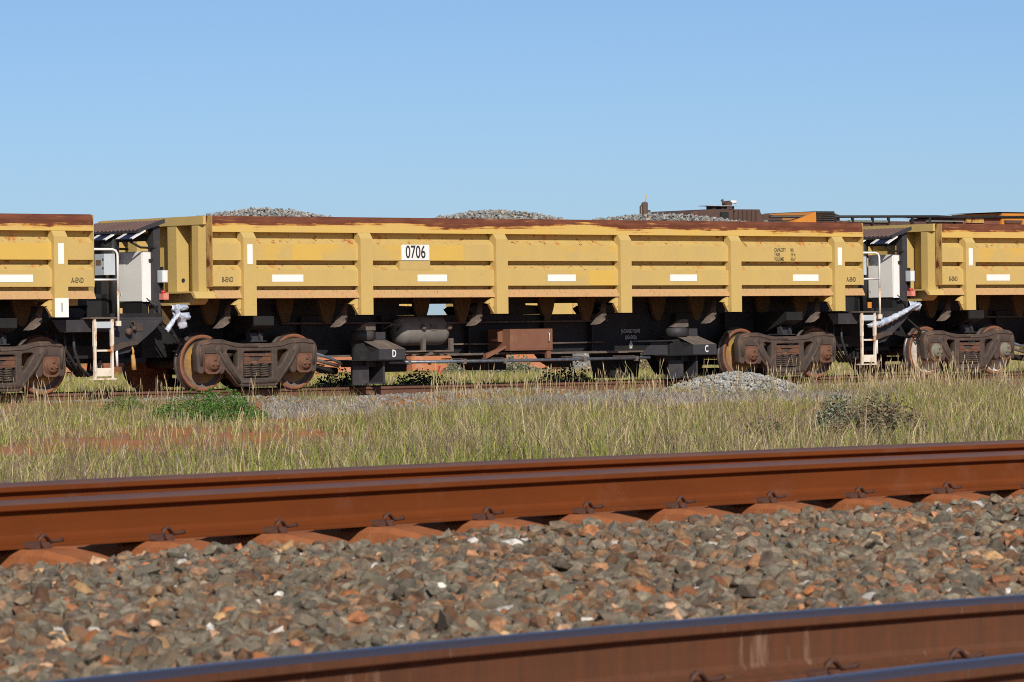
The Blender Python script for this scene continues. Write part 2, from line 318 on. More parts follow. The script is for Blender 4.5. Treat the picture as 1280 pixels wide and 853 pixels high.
# ------------------------------------------------------------------ the tracks
def smooth_curve(px, py, deg=2):
    c = np.polyfit(px, py, deg); d = np.polyder(c); lo, hi = px[0], px[-1]
    def y(x):
        x = np.asarray(x, float); xc = np.clip(x, lo, hi); return np.polyval(c, xc) + np.polyval(d, xc) * (x - xc)
    return y
far_back = smooth_curve([10.09, 11.66, 13.48, 15.3, 17.3], [15.5, 15.77, 16.02, 16.15, 16.19])
near_back = smooth_curve([5.4, 6.39, 7.61, 9.16], [8.11, 8.36, 8.53, 8.58])
def offset_line(fn, xs, off):
    xs = np.asarray(xs, float); y = fn(xs); d = (fn(xs + 0.01) - fn(xs - 0.01)) / 0.02
    n = np.c_[-d, np.ones_like(d)] / np.sqrt(1 + d * d)[:, None]
    return np.c_[xs, y] + n * np.reshape(off, (-1, 1)), np.arctan2(d, 1)
HALF = [(0.0, 0.1865), (0.016, 0.1858), (0.026, 0.1825), (0.0330, 0.1765), (0.0368, 0.168), (0.0370, 0.148), (0.0345, 0.1445), (0.0150, 0.1375), (0.0100, 0.129), (0.0090, 0.09),
        (0.0100, 0.052), (0.0170, 0.036), (0.0400, 0.0240), (0.0740, 0.0135), (0.0760, 0.0110), (0.0760, 0.0)]
PROFILE = HALF + [(-a, b) for a, b in HALF[::-1][:-1]]
def rail_mesh(name, line, zbase, mats):
    n = len(PROFILE); L = line; d = np.gradient(L, axis=0); d /= np.linalg.norm(d, axis=1)[:, None]; nr = np.c_[d[:, 1], -d[:, 0]]
    mb = MB(); vs = []
    for (x, y), (a, b) in zip(L, nr):
        for w, z in PROFILE: vs.append((x + a * w, y + b * w, zbase + z))
    fs = []; mis = []
    for i in range(len(L) - 1):
        for k in range(n):
            fs.append((i * n + k, i * n + (k + 1) % n, (i + 1) * n + (k + 1) % n, (i + 1) * n + k))
            mis.append(1 if k in (0, 1, 2, 3, n - 1, n - 2, n - 3, n - 4) else 0)
    mb.v = vs; mb.f = fs; mb.mi = mis; mb.sm = [False] * len(fs)
    mb.f += [list(range(n)), [(len(L) - 1) * n + k for k in range(n)][::-1]]; mb.mi += [0, 0]; mb.sm += [False, False]
    return mb.mesh(name, mats)
def clip_mesh():
    mb = MB()
    mb.prism(rounded([(-0.075, 0.0), (-0.072, 0.026), (-0.03, 0.034), (-0.022, 0.0)], 0.008), 'y', -0.112, -0.06)          # cast shoulder
    path = [(-0.012, -0.10, 0.006), (-0.022, -0.10, 0.028), (-0.016, -0.10, 0.048), (0.004, -0.098, 0.060), (0.026, -0.092, 0.056), (0.046, -0.082, 0.043), (0.066, -0.072, 0.030), (0.095, -0.064, 0.0265), (0.13, -0.06, 0.0275), (0.152, -0.06, 0.036)]
    mb.tube(path, 0.0088, 7)
    mb.prism(rounded([(-0.005, 0.0), (0.0, 0.028), (0.026, 0.030), (0.045, 0.0)], 0.01), 'y', -0.112, -0.085)
    mb.v = [(x, y, z * 0.84) for x, y, z in mb.v]
    return mb.mesh('rail_clip', M['clip'])
def sleeper_mesh(half_len):
    mb = MB(); n = 22; prof = []
    for i in range(n + 1):
        s = -half_len + 2 * half_len * i / n; e = abs(abs(s) - 0.755)          # rail seat at 0.755
        a = abs(s)
        top = 0.0 if a < 0.98 else -0.075 * ((a - 0.98) / (half_len - 0.98)) ** 1.2
        if a < 0.5: top = -0.03
        prof.append((s, top))
    vs = []
    for s, top in prof: vs += [(-0.14, s, -0.21), (-0.112, s, top - 0.022), (-0.085, s, top), (0.085, s, top), (0.112, s, top - 0.022), (0.14, s, -0.21)]
    fs = [(i * 6 + k, i * 6 + (k + 1) % 6, (i + 1) * 6 + (k + 1) % 6, (i + 1) * 6 + k) for i in range(n) for k in range(6)]
    fs += [tuple(range(6)), tuple(n * 6 + k for k in range(6))]
    mb.add(vs, fs, 0, False); return mb.mesh('sleeper', M['sleeper'])
CLIP, SLP = clip_mesh(), sleeper_mesh(1.32)
def main_track(fn, ztop, x0, x1, label, web, top, sx0, pitch, k0, k1, tilt=0.0):
    root = empty('railway_track', (0, 0, ztop - 0.186), label, 'railway track', 'running tracks in the foreground')
    xs = np.linspace(x0, x1, 60)
    for off in (0.0, -1.509):
        line, ang = offset_line(fn, xs, off)
        link('rail', rail_mesh('rail', line, 0.0, [M[web], M[top]]), root)
    for k in range(k0, k1):
        # place by the front rail's clip position
        x = sx0 + pitch * k
        (p,), (a,) = offset_line(fn, [x + 0.07], -0.7545)
        s = link('sleeper', SLP, root, (p[0], p[1], -0.002)); s.rotation_euler.z = a + random.uniform(-0.01, 0.01)
        for off in (0.7545, -0.7545):
            c = link('rail_clip', CLIP, s, (random.uniform(-0.012, 0.012), off, 0.001))
    return root
main_track(far_back, 0.167, -3, 40, 'orange rusted main line track behind the stone ballast, crossing below the grass', 'rail_web', 'rail_top', 9.36, 0.68, -8, 24)
main_track(near_back, -0.010, -8, 30, 'brown railed nearest track with bluish polished rail tops at the bottom of the view', 'rail_web_near', 'rail_top_near', 7.63, 0.54, -12, 23)

def wagon_track():
    root = empty('railway_track', (45, 56.6, -0.18), 'dark brown siding track half sunk in grass under the yellow wagons', 'railway track')
    xs = np.array([-5.0, 40.0, 85.0])
    for y in (-0.755, 0.755):
        link('rail', rail_mesh('rail', np.c_[xs, np.full(3, y)], 0.0, [M['rail_far'], M['rail_far']]), root, (-40 - 5, 0, 0.0))
    for k in range(130):
        o = link('sleeper', SLP, root, (-38 + k * 0.66, 0, -0.003))
wagon_track()

# ------------------------------------------------------------------ ballast
def rock_shapes(n, seed, sub=True):
    out = []; r = random.Random(seed)
    for _ in range(n):
        bm = bmesh.new()
        pts = []
        for i in range(r.randint(12, 17)):
            v = Vector((r.gauss(0, 1), r.gauss(0, 1), r.gauss(0, 1))).normalized(); v *= r.uniform(0.82, 1.0)
            pts.append(Vector((v.x * 0.58, v.y * 0.46, v.z * 0.37)))
        for p in pts: bm.verts.new(p)
        res = bmesh.ops.convex_hull(bm, input=bm.verts)
        bmesh.ops.delete(bm, geom=[v for v in bm.verts if not v.link_faces], context='VERTS')
        bmesh.ops.triangulate(bm, faces=bm.faces); bm.verts.index_update()
        out.append((np.array([v.co[:] for v in bm.verts]), np.array([[v.index for v in f.verts] for f in bm.faces]))); bm.free()
    return out
ROCKS = rock_shapes(14, 5)
STONE_COLS = np.array([(0.86, 0.755, 0.645)]) * np.array([(0.185, 0.165, 0.135), (0.225, 0.20, 0.165), (0.15, 0.13, 0.11), (0.215, 0.15, 0.10), (0.165, 0.10, 0.066), (0.165, 0.16, 0.135), (0.245, 0.23, 0.185), (0.19, 0.185, 0.155), (0.17, 0.165, 0.14), (0.20, 0.165, 0.125), (0.24, 0.155, 0.095)])
ODD_COLS = 0.85 * np.array([(0.42, 0.165, 0.065), (0.50, 0.30, 0.14), (0.52, 0.31, 0.18), (0.33, 0.135, 0.06), (0.36, 0.15, 0.07), (0.33, 0.18, 0.10), (0.30, 0.17, 0.10), (0.40, 0.20, 0.10), (0.27, 0.15, 0.09), (0.36, 0.19, 0.10), (0.62, 0.57, 0.50)])
def rot_mats(n, tilt=0.5):
    a = rng.uniform(0, 2 * PI, n); b = rng.normal(0, tilt, n); c = rng.normal(0, tilt, n)
    ca, sa, cb, sb, cc, sc_ = np.cos(a), np.sin(a), np.cos(b), np.sin(b), np.cos(c), np.sin(c); z, o = np.zeros(n), np.ones(n)
    Rz = np.array([[ca, -sa, z], [sa, ca, z], [z, z, o]]); Rx = np.array([[o, z, z], [z, cb, -sb], [z, sb, cb]]); Ry = np.array([[cc, z, sc_], [z, o, z], [-sc_, z, cc]])
    return np.einsum('ijn,jkn,kln->nil', Rz, Rx, Ry)
def stones_mesh(name, P, size, cols, shapes, tilt=0.5):
    n = len(P); R = rot_mats(n, tilt); which = rng.integers(0, len(shapes), n); Vs, Fs, Ts = [], [], []; o = 0
    for k, (v, f) in enumerate(shapes):
        idx = np.where(which == k)[0]
        if not len(idx): continue
        W = np.einsum('nij,vj->nvi', R[idx], v) * size[idx][:, None, None] + P[idx][:, None, :]
        Vs.append(W.reshape(-1, 3)); Fs.append((f[None] + (np.arange(len(idx)) * len(v))[:, None, None] + o).reshape(-1, 3)); Ts.append(np.repeat(cols[idx], len(v), 0)); o += len(idx) * len(v)
    return np_mesh(name, np.concatenate(Vs), np.concatenate(Fs), np.concatenate(Ts), M['stone'])
def pick_cols(n, odd=0.10, main=STONE_COLS, oddc=ODD_COLS):
    c = main[rng.integers(0, len(main), n)].copy(); k = rng.random(n) < odd; c[k] = oddc[rng.integers(0, len(oddc), k.sum())]
    return c * rng.uniform(0.7, 1.25, (n, 1))
def project(P):
    v = P - np.array([0, 0, EYE]); D = v @ np.array(fw); return 640 + FPX * (v @ np.array(rt)) / D, 426.5 - FPX * (v @ np.array(up)) / D, D
def build_ballast():
    # the bed under the stones: a strip from behind the far track to before the near one
    xs = np.linspace(-6, 34, 81); rows = []
    offs = [(5.5, -0.44), (3.2, -0.42), (1.4, -0.20), (0.3, -0.20), (-1.2, -0.22), (-1.86, -0.18), (-2.05, -0.12)]
    for off, z in offs: rows.append(np.c_[offset_line(far_back, xs, off)[0], np.full(81, z)])
    for off, z in [(0.62, -0.20), (0.2, -0.33), (-1.6, -0.33), (-3.0, -0.34), (-8.0, -0.5)]: rows.append(np.c_[offset_line(near_back, xs, off)[0], np.full(81, z)])
    V = np.concatenate(rows); I = (np.arange(len(rows) - 1)[:, None] * 81 + np.arange(80)[None]).ravel(); F = np.c_[I, I + 81, I + 82, I + 1]
    mt = pm('dusty_ballast_fines', (0.12, 0.085, 0.06), (0.09, 0.07, 0.055), 12, rough=0.95, bump=0.6, bscale=60, spec=0.1)
    bed = tag(link('ballast_bed', np_mesh('ballast_bed', V, F, None, mt, False)), kind='structure')
    # stones between the two tracks, in three layers
    Ps, Ss = [], []
    for layer, (dz, sp, s0, s1) in enumerate([(-0.022, 0.040, 0.045, 0.08), (0.0, 0.040, 0.042, 0.085), (0.012, 0.055, 0.04, 0.095)]):
        gx, gt = np.meshgrid(np.arange(4.2, 22.0, sp), np.arange(0, 1, sp / 5.6)); gx = gx.ravel(); gt = gt.ravel(); n = len(gx)
        gx = gx + rng.uniform(-0.5, 0.5, n) * sp * 1.3; t = np.clip(gt + rng.uniform(-0.5, 0.5, n) * sp / 4.5, 0, 1)
        A = offset_line(far_back, gx, -1.82)[0]; B = offset_line(near_back, gx, 0.14)[0]
        xy = A + (B - A) * t[:, None]
        s = 1.12 * (s0 + (s1 - s0) * rng.random(n) ** 1.7)
        bumps = 0.018 * np.sin(xy[:, 0] * 3.1 + xy[:, 1] * 1.7) * np.sin(xy[:, 1] * 2.6 - xy[:, 0] * 0.8)
        z = -0.062 - 0.045 * t - 0.07 * np.clip(1 - t / 0.10, 0, 1) - 0.10 * np.clip((t - 0.86) / 0.14, 0, 1) ** 1.5 + dz + bumps + rng.normal(0, 0.013, n)
        if layer == 2:
            k = rng.random(n) < 0.55; xy, s, z = xy[k], s[k], z[k]
        Ps.append(np.c_[xy, z]); Ss.append(s)
    top_from = len(Ps[0]) + len(Ps[1])
    P = np.concatenate(Ps); S = np.concatenate(Ss)
    # cribs of the tracks, low between the sleepers, and the shoulder behind
    gx = rng.uniform(4, 22, 5000); off = rng.uniform(-1.9, 0.9, 5000); xy = offset_line(far_back, gx, off)[0]
    P = np.concatenate([P, np.c_[xy, np.full(5000, -0.215) + rng.normal(0, 0.012, 5000)]]); S = np.concatenate([S, rng.uniform(0.045, 0.085, 5000)])
    n = len(P); cols = pick_cols(n, 0.11)
    px, py, D = project(P)
    inside = (px > 15) & (px < 1265) & (py > 660) & (py < 845); inside[:top_from] = False; inside[-5000:] = False
    rank = np.where(inside, S / D, -1); best = np.argsort(-rank)[:300]
    keep = np.ones(n, bool); keep[best] = False
    o = link('loose_stones', stones_mesh('loose_stones', P[keep], S[keep], cols[keep], ROCKS, 0.55), bed); o['kind'] = 'stuff'
    tones = [pm('stone_tone', tuple(c), tuple(c * 0.7), 18, rough=0.88, bump=0.3, bscale=70, spec=0.2) for c in np.concatenate([STONE_COLS, ODD_COLS])]
    nm, no = len(STONE_COLS), len(ODD_COLS)
    shp = []
    for v, f in ROCKS:
        me = np_mesh('stone', v, f); me.materials.append(tones[0]); shp.append(me)
    for i in best:
        o = link('stone', shp[random.randrange(len(shp))], bed, tuple(P[i])); o.scale = (S[i],) * 3
        o.rotation_euler = (random.gauss(0, 0.5), random.gauss(0, 0.5), random.uniform(0, 6.28))
        o.material_slots[0].link = 'OBJECT'; o.material_slots[0].material = tones[random.randrange(nm) if random.random() < 0.86 else nm + random.randrange(no)]
build_ballast()

GREY_COLS = np.array([(0.36, 0.355, 0.33), (0.30, 0.30, 0.28), (0.25, 0.25, 0.235), (0.41, 0.40, 0.36), (0.33, 0.30, 0.25)])
PEBBLES = rock_shapes(5, 11)
def pebbles(name, P, s0, s1, cols, kind='stuff', label=None, parent=None):
    n = len(P); s = s0 + (s1 - s0) * rng.random(n) ** 1.5
    o = link(name, stones_mesh(name, P, s, cols, PEBBLES, 0.7), parent); o['kind'] = kind
    if label: o['label'] = label
    return o
def siding_ballast():
    n = 22000; x = rng.uniform(34, 66, n); y = 56.6 + rng.normal(0, 1.45, n); k = rng.random(n) < 0.20; y[k] = rng.uniform(47.5, 56, k.sum()); x[k] = rng.uniform(29, 53, k.sum()); P = np.c_[x, y, gz(x, y) + 0.012]
    a = np.array([noise.noise((px * 0.28, py * 0.3, 3.0)) for px, py in P[:, :2]]); P = P[a > -0.12]
    pebbles('siding_ballast', P, 0.045, 0.10, pick_cols(len(P), 0.25, GREY_COLS * 0.68, np.array([(0.3, 0.2, 0.13), (0.25, 0.16, 0.1)])), label='grey stones scattered along the siding track')
siding_ballast()
HEAP_COLS = GREY_COLS * 0.8
def heap(name, cx, cy, z0, rx, ry, h, n, s0, s1, label, lim=(-1e9, 1e9)):
    """a heap of crushed stone: a solid mound with stones over its skin"""
    mb = MB(); nr, na = 7, 28; vs = []
    for i in range(nr + 1):
        t = i / nr
        for k in range(na):
            a = 2 * PI * k / na; q = 1 + 0.10 * noise.noise((math.cos(a) * 2 + cx, math.sin(a) * 2 + cy, 0.3))
            vs.append((min(max(cx + rx * t * q * math.cos(a), lim[0]), lim[1]), cy + ry * t * q * math.sin(a), z0 + h * (1 - t ** 1.6) - 0.03))
    mb.add(vs, [(i * na + k, i * na + (k + 1) % na, (i + 1) * na + (k + 1) % na, (i + 1) * na + k) for i in range(nr) for k in range(na)])
    t = np.sqrt(rng.random(n)); a = rng.uniform(0, 2 * PI, n); q = 1 + 0.06 * np.sin(3 * a + cx)
    z = z0 + h * (1 - t ** 1.6) + rng.normal(0, 0.012, n)
    P = np.c_[cx + rx * t * q * np.cos(a), cy + ry * t * q * np.sin(a), z]
    P = P[(P[:, 0] > lim[0]) & (P[:, 0] < lim[1])]; n = len(P)
    o = pebbles(name, P, s0, s1, pick_cols(n, 0.04, HEAP_COLS if z0 > 1 else GREY_COLS, np.array([(0.3, 0.2, 0.12)])), label=label)
    bm = bmesh.new(); bm.from_mesh(o.data); lay = bm.verts.layers.float_color['tint']
    me = mb.mesh('mound', M['stone']); k0 = len(bm.verts); bm.from_mesh(me); bm.verts.ensure_lookup_table()
    for v in bm.verts[k0:]: v[lay] = (0.2, 0.195, 0.18, 1)
    bm.to_mesh(o.data); bm.free(); return o
X0, Y0 = 39.908, 55.0
heap('gravel_heap', 50.75, 54.35, -0.24, 1.5, 1.3, 0.36, 2300, 0.05, 0.10, 'low heap of pale grey gravel spilled beside the siding rail by the right bogie')
heap('gravel_heap', 79.8, 91.5, -0.3, 2.2, 1.6, 0.85, 900, 0.06, 0.13, 'grey gravel mound on the far ground beyond the siding, right of the sleeper stacks')
for (x, hw, pk, lab) in [(331, 1.15, 2.985, 'heap of grey ballast showing above the left end of the wagon numbered 0706'),
                         (621, 1.25, 3.00, 'heap of grey ballast showing above the middle of the wagon numbered 0706'),
                         (833, 1.75, 2.975, 'longest and flattest heap of grey ballast, right of centre in the wagon numbered 0706')]:
    p = at(x, 265, 56.6)
    heap('ballast_heap', p.x, 56.6, 2.35, hw * 2.8, 1.38, pk - 2.35, 4200, 0.05, 0.10, lab, (X0 + 0.4, X0 + 14.2))

# ------------------------------------------------------------------ the wagons
POSTS = [0.69, 3.08, 5.985, 8.79, 11.40, 13.97]
L = 14.63
def bogie(root, xc):
    bo = MB()
    bo.box(-0.22, 0.22, 0.56, 2.64, 0.44, 0.60).box(-0.3, 0.3, 1.1, 2.1, 0.60, 0.78)
    b = bo.build('bogie', M['cast'], root, (xc, 0, 0))
    wb = 0.93; az = 0.45
    # outline of the cast side frame, x from the bogie centre
    half = [(0.0, 0.742), (0.30, 0.735), (0.52, 0.765), (0.72, 0.812), (1.00, 0.812), (1.14, 0.78), (1.20, 0.70), (1.205, 0.60), (1.195, 0.46), (1.18, 0.30), (1.11, 0.285), (1.085, 0.34), (1.10, 0.50), (1.085, 0.595),
            (0.775, 0.595), (0.775, 0.40), (0.765, 0.285), (0.71, 0.28), (0.665, 0.37), (0.38, 0.085), (0.33, 0.07)]
    outer = rounded(half + [(-x, z) for x, z in half[::-1][:-1]], 0.035, 3)
    win = rounded([(-0.30, 0.645), (0.30, 0.645), (0.31, 0.20), (0.27, 0.175), (-0.27, 0.175), (-0.31, 0.20)], 0.05)
    tri = [(0.385, 0.66), (0.60, 0.675), (0.65, 0.63), (0.50, 0.40), (0.42, 0.335), (0.385, 0.37)]
    me = plate_with_holes(outer, [win, rounded(tri, 0.05), rounded([(-x, z) for x, z in tri], 0.05)], 0.075, 0.02)
    # raised ribs of the casting and the shadowed back web
    mb = MB()
    for s in (-1, 1):
        mb.lathe((s * 0.79, 0, 0.655), 'y', [(0.0, -0.098), (0.075, -0.098), (0.085, -0.085), (0.085, -0.05)], 20)
        mb.tube([(s * 0.79, -0.075, 0.64), (s * 0.66, -0.08, 0.44), (s * 0.38, -0.075, 0.12)], 0.034, 8)
        mb.tube([(s * 1.15, -0.06, 0.74), (s * 0.95, -0.07, 0.775), (s * 0.68, -0.07, 0.77), (s * 0.45, -0.07, 0.715), (0, -0.07, 0.70)], 0.022, 8)
        mb.tube([(s * 1.155, -0.06, 0.73), (s * 1.15, -0.065, 0.6), (s * 1.135, -0.06, 0.40)], 0.03, 8)
        mb.box(s * 0.80, s * 1.06, -0.095, -0.04, 0.605, 0.63)
    mb.tube([(-0.34, -0.07, 0.13), (0.34, -0.07, 0.13)], 0.03, 8)
    me2 = mb.mesh('ribs', M['cast']); bm = bmesh.new(); bm.from_mesh(me); bm.from_mesh(me2); bm.to_mesh(me); bm.free()
    me.materials.clear(); me.materials.append(M['cast']); me.name = 'side_frame'
    link('side_frame', me, b, (0, 0.60, 0)); o = link('side_frame', me, b, (0, 2.60, 0)); o.scale = (1, -1, 1)
    # wheels
    wh = MB(); wh.lathe((0, 0, 0), 'y', [(0.001, -0.03), (0.105, -0.03), (0.125, 0.0), (0.15, 0.055), (0.25, 0.065), (0.335, 0.05), (0.395, 0.03), (0.402, -0.004), (0.447, -0.004), (0.458, 0.004), (0.462, 0.085), (0.470, 0.095), (0.492, 0.108), (0.492, 0.13), (0.475, 0.138), (0.34, 0.135), (0.2, 0.10), (0.12, 0.16), (0.001, 0.16)],
                       56, 0, [1, 1, 1, 1, 1, 3, 3, 0, 0, 2, 2, 2, 2, 2, 0, 0, 0, 0])
    wme = wh.mesh('wheel', [M['rim'], M['ochre'], M['steel'], M['dust_and_shading']])  # last slot rings the dish: shade of the recess painted as colour
    ax = MB(); ax.tube([(0, 0.45, 0), (0, 2.75, 0)], 0.085, 16); axme = ax.mesh('axle', M['cast'])
    bx = MB(); bx.prism(rounded([(-0.152, -0.14), (-0.155, 0.10), (-0.12, 0.145), (0.12, 0.145), (0.155, 0.10), (0.152, -0.14), (0.09, -0.18), (-0.09, -0.18)], 0.02), 'y', -0.07, 0.12)
    bx.box(-0.17, 0.17, -0.05, 0.1, 0.105, 0.142)
    bxme = bx.mesh('axle_box', M['boxrust'])
    cp = MB(); cp.lathe((0, 0, 0), 'y', [(0.142, 0.06), (0.142, -0.005), (0.13, -0.02), (0.115, -0.022), (0.112, -0.055), (0.10, -0.068), (0.001, -0.07)], 24)
    for k in range(3):
        a = PI / 2 + k * 2 * PI / 3; cp.lathe((0.055 * math.cos(a), -0.068, 0.055 * math.sin(a)), 'y', [(0.022, 0), (0.022, -0.025), (0.001, -0.026)], 6)
    cpme = cp.mesh('bearing_cap', M['boxrust'])
    for s in (-1, 1):
        link('axle', axme, b, (s * wb, 0, az))
        link('wheel', wme, b, (s * wb, 0.772, az)); o = link('wheel', wme, b, (s * wb, 3.2 - 0.772, az)); o.scale = (1, -1, 1)
        link('axle_box', bxme, b, (s * wb, 0.575, az)); o = link('axle_box', bxme, b, (s * wb, 2.625, az)); o.scale = (1, -1, 1)
        link('bearing_cap', cpme, b, (s * wb, 0.505, az))
    sp = MB(); pts = []
    for k in range(6 * 12 + 1):
        a = 2 * PI * k / 12; pts.append((0.072 * math.cos(a), 0.072 * math.sin(a), 0.22 * k / 72))
    sp.tube(pts, 0.0165, 6); spme = sp.mesh('spring', M['cast'])
    for x in (-0.19, -0.01, 0.17): link('spring', spme, b, (x, 0.60, 0.205))
    link('spring', spme, b, (0.08, 0.70, 0.205))
    wd_ = MB(); wd_.box(-0.30, 0.30, 0.535, 0.66, 0.43, 0.465).prism([(-0.28, 0.47), (-0.13, 0.47), (-0.2, 0.60), (-0.28, 0.60)], 'y', 0.54, 0.62).prism([(0.28, 0.47), (0.02, 0.47), (0.2, 0.60), (0.28, 0.60)], 'y', 0.545, 0.62).box(-0.3, 0.3, 0.53, 0.64, 0.55, 0.575)
    wd_.build('bolster_end', M['boxrust'], b)
    bt = MB(); bt.tube([(-0.45, 0.9, 0.22), (0.45, 0.9, 0.22)], 0.035, 6).tube([(-0.5, 0.9, 0.30), (-0.5, 2.3, 0.30)], 0.05, 6).tube([(0.5, 0.9, 0.30), (0.5, 2.3, 0.30)], 0.05, 6)
    bt.build('brake_beam', M['cast'], b)
    br = MB(); br.box(-0.16, 0.16, 0.50, 0.9, 0.785, 0.80).box(-0.16, 0.16, 0.60, 0.64, 0.80, 0.93)
    for x in (-0.15, 0.05): br.prism([(0.50, 0.80), (0.62, 1.04), (0.66, 1.04), (0.66, 0.80)], 'x', x, x + 0.03)
    br.build('side_bearing', M['grey_black'], b)
    return b

def wagon(origin, label):
    R = empty('ballast_wagon', origin, label, 'railway wagon', 'yellow side tipping ballast wagons')
    def both(o):
        c = o.copy(); COL.objects.link(c); c.scale = (1, -1, 1); c.location = (o.location.x, 3.2 - o.location.y, o.location.z); return c
    # ---- side walls
    o = MB().prism([(0.0, 2.556), (0.0, 2.735), (0.012, 2.752), (0.045, 2.806), (0.06, 2.815), (0.17, 2.815), (0.17, 2.556)], 'x', 0.0, L).build('top_beam', M['beam'], R); both(o)
    o = MB().box(0.004, L - 0.004, 0.142, 0.162, 1.60, 2.555).build('side_sheet', M['yellow_rusty_ledge'], R); both(o)
    bands = []
    for z0, z1, zt in ((2.101, 2.366, 2.455), (1.680, 1.945, 2.035)):
        o = MB().prism([(0.0, z0), (0.0, z1), (0.125, zt), (0.141, zt), (0.141, z0), (0.02, z0 + 0.001)], 'x', 0.006, L - 0.003).build('side_band', [M['yellow'], M['yellow_rusty_ledge']], R)
        for p in o.data.polygons: p.material_index = 1 if 0.3 < p.normal.z < 0.95 else 0
        bands.append(o); both(o)
    o = MB().prism([(0.035, 1.615), (-0.028, 1.487), (0.16, 1.487), (0.16, 1.60), (0.141, 1.615)], 'x', 0.05, L + 0.02).build('sill_lip', M['lip'], R); both(o)
    o = MB().box(-0.012, 0.0, -0.004, 0.150, 1.672, 2.812).build('edge_strip', M['strip_rust'], R); both(o)
    o = MB().box(L, L + 0.012, -0.002, 0.150, 1.672, 2.806).build('edge_strip', M['yellow'], R); both(o)
    pme = MB().prism([(-0.072, 1.205), (-0.072, 2.462), (0.0, 2.553), (0.10, 2.553), (0.10, 1.205)], 'x', -0.127, 0.127).mesh('side_post', M['yellow'])
    gus = MB().prism([(-0.135, 1.60), (-0.155, 1.49), (-0.27, 1.41), (-0.31, 1.385), (-0.27, 1.375), (-0.20, 1.385), (-0.235, 1.36), (-0.16, 1.25), (-0.135, 1.215)], 'y', 0.0, 0.05)
    gus.lathe((-0.16, -0.004, 1.32), 'y', [(0.001, 0), (0.022, 0), (0.022, 0.01)], 10)
    gme = gus.mesh('hinge_gusset', M['yellow_rusty_ledge'])
    ame = MB().prism(rounded([(-0.36, 1.49), (-0.30, 1.24), (-0.24, 1.10), (-0.17, 1.06), (-0.10, 1.10), (-0.02, 1.30), (0.02, 1.49)], 0.04), 'y', 0.78, 0.85).mesh('hinge_arm', M['yellow_grimy_shaded'])
    hme = MB().prism(rounded([(-0.34, 1.00), (-0.20, 1.02), (-0.07, 1.10), (-0.045, 1.18), (-0.08, 1.25), (-0.17, 1.19), (-0.23, 1.09)], 0.03), 'y', 0.40, 0.52).tube([(-0.09, 0.46, 1.18), (0.06, 0.6, 1.42)], 0.05, 8).mesh('tipping_hook', M['dust_and_shading'])
    for i, x in enumerate(POSTS):
        p = link('side_post', pme, R, (x, 0, 0)); c = both(p)
        link('hinge_gusset', gme, p); link('hinge_gusset', gme, c)
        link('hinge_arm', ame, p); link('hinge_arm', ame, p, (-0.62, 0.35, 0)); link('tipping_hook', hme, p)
        if i in (0, 5): MB().box(-0.052, 0.052, -0.077, -0.0725, 2.035, 2.355).build('reflector', M['reflect'], p)
    for x in (1.50, 4.52, 7.375, 10.195, 13.175):
        MB().box(x - 0.315, x + 0.315, -0.006, -0.001, 1.752, 1.868).build('reflector', M['reflect'], bands[1])
    # ---- floor, end walls
    MB().box(0.1, L - 0.1, 0.17, 3.03, 1.49, 1.60).build('floor', M['yellow_dust'], R)
    for xo, s in ((0.0, 1), (L, -1)):
        e = MB()
        e.box(xo + s * 0.21, xo + s * 0.235, 0.165, 3.035, 1.60, 2.80)                       # sheet
        e.box(xo - s * 0.06, xo + s * 0.22, 0.165, 3.035, 2.678, 2.817)                         # top rail
        ew = e.build('end_wall', M['yellow'], R)
        for y0, y1 in ((0.92, 1.165), (2.035, 2.28)):
            q = MB().prism([(xo - s * 0.05, y0), (xo + s * 0.209, y0), (xo + s * 0.209, y1), (xo - s * 0.05, y1)], 'z', 1.605, 2.676)
            pp = q.build('end_post', M['yellow'], ew)
        for y0, y1, y2 in ((0.166, 0.32, 0.49), (3.034, 2.88, 2.71)):
            MB().prism([(xo + s * 0.01, y0), (xo + s * 0.209, y0), (xo + s * 0.209, y2), (xo - s * 0.05, y2), (xo - s * 0.05, y1)], 'z', 1.605, 2.676).build('corner_post', M['yellow'], ew)
        if s < 0:
            MB().box(L - 0.5, L + 0.03, 0.5, 2.7, 1.39, 1.489).build('end_beam', M['yellow_dust'], R); continue
        ap = MB(); ap.box(-0.36, 0.2, 0.06, 3.14, 1.575, 1.603)
        ap.prism([(0.34, 1.385), (0.24, 1.395), (0.17, 1.45), (0.12, 1.55), (0.08, 1.574), (3.12, 1.574), (3.08, 1.55), (3.03, 1.45), (2.96, 1.395), (2.86, 1.385)], 'x', -0.24, 0.02)
        ao = ap.build('end_apron', M['yellow_dust'], R)
        for sgn, yb in ((1, 0), (-1, 3.2)):
            pts = [(yb + sgn * y, z) for y, z in ((0.10, 1.603), (0.04, 1.59), (0.0, 1.55), (-0.03, 1.487), (0.02, 1.487), (0.05, 1.52), (0.09, 1.56), (0.10, 1.573))]
            MB().prism(pts, 'x', -0.36, 0.06).build('apron_corner', M['yellow_rusty_ledge'], ao)
    h = MB(); h.lathe((0.075, 0.916, 1.79), 'y', [(0.001, 0.002), (0.034, 0.002), (0.036, 0.0)], 16); h.build('drain_hole', M['rubber'], ew.parent)
    # ---- underframe
    MB().box(-0.9, L + 1.75, 1.22, 1.98, 0.545, 1.20).build('centre_sill', M['black'], R)
    MB().box(0.6, L + 0.2, 0.95, 2.25, 0.505, 0.54).build('sill_flange', M['dust_and_shading'], R)
    MB().box(0.1, L + 0.7, 1.2, 2.0, 1.40, 1.488).build('floor_stringer', M['black'], R)
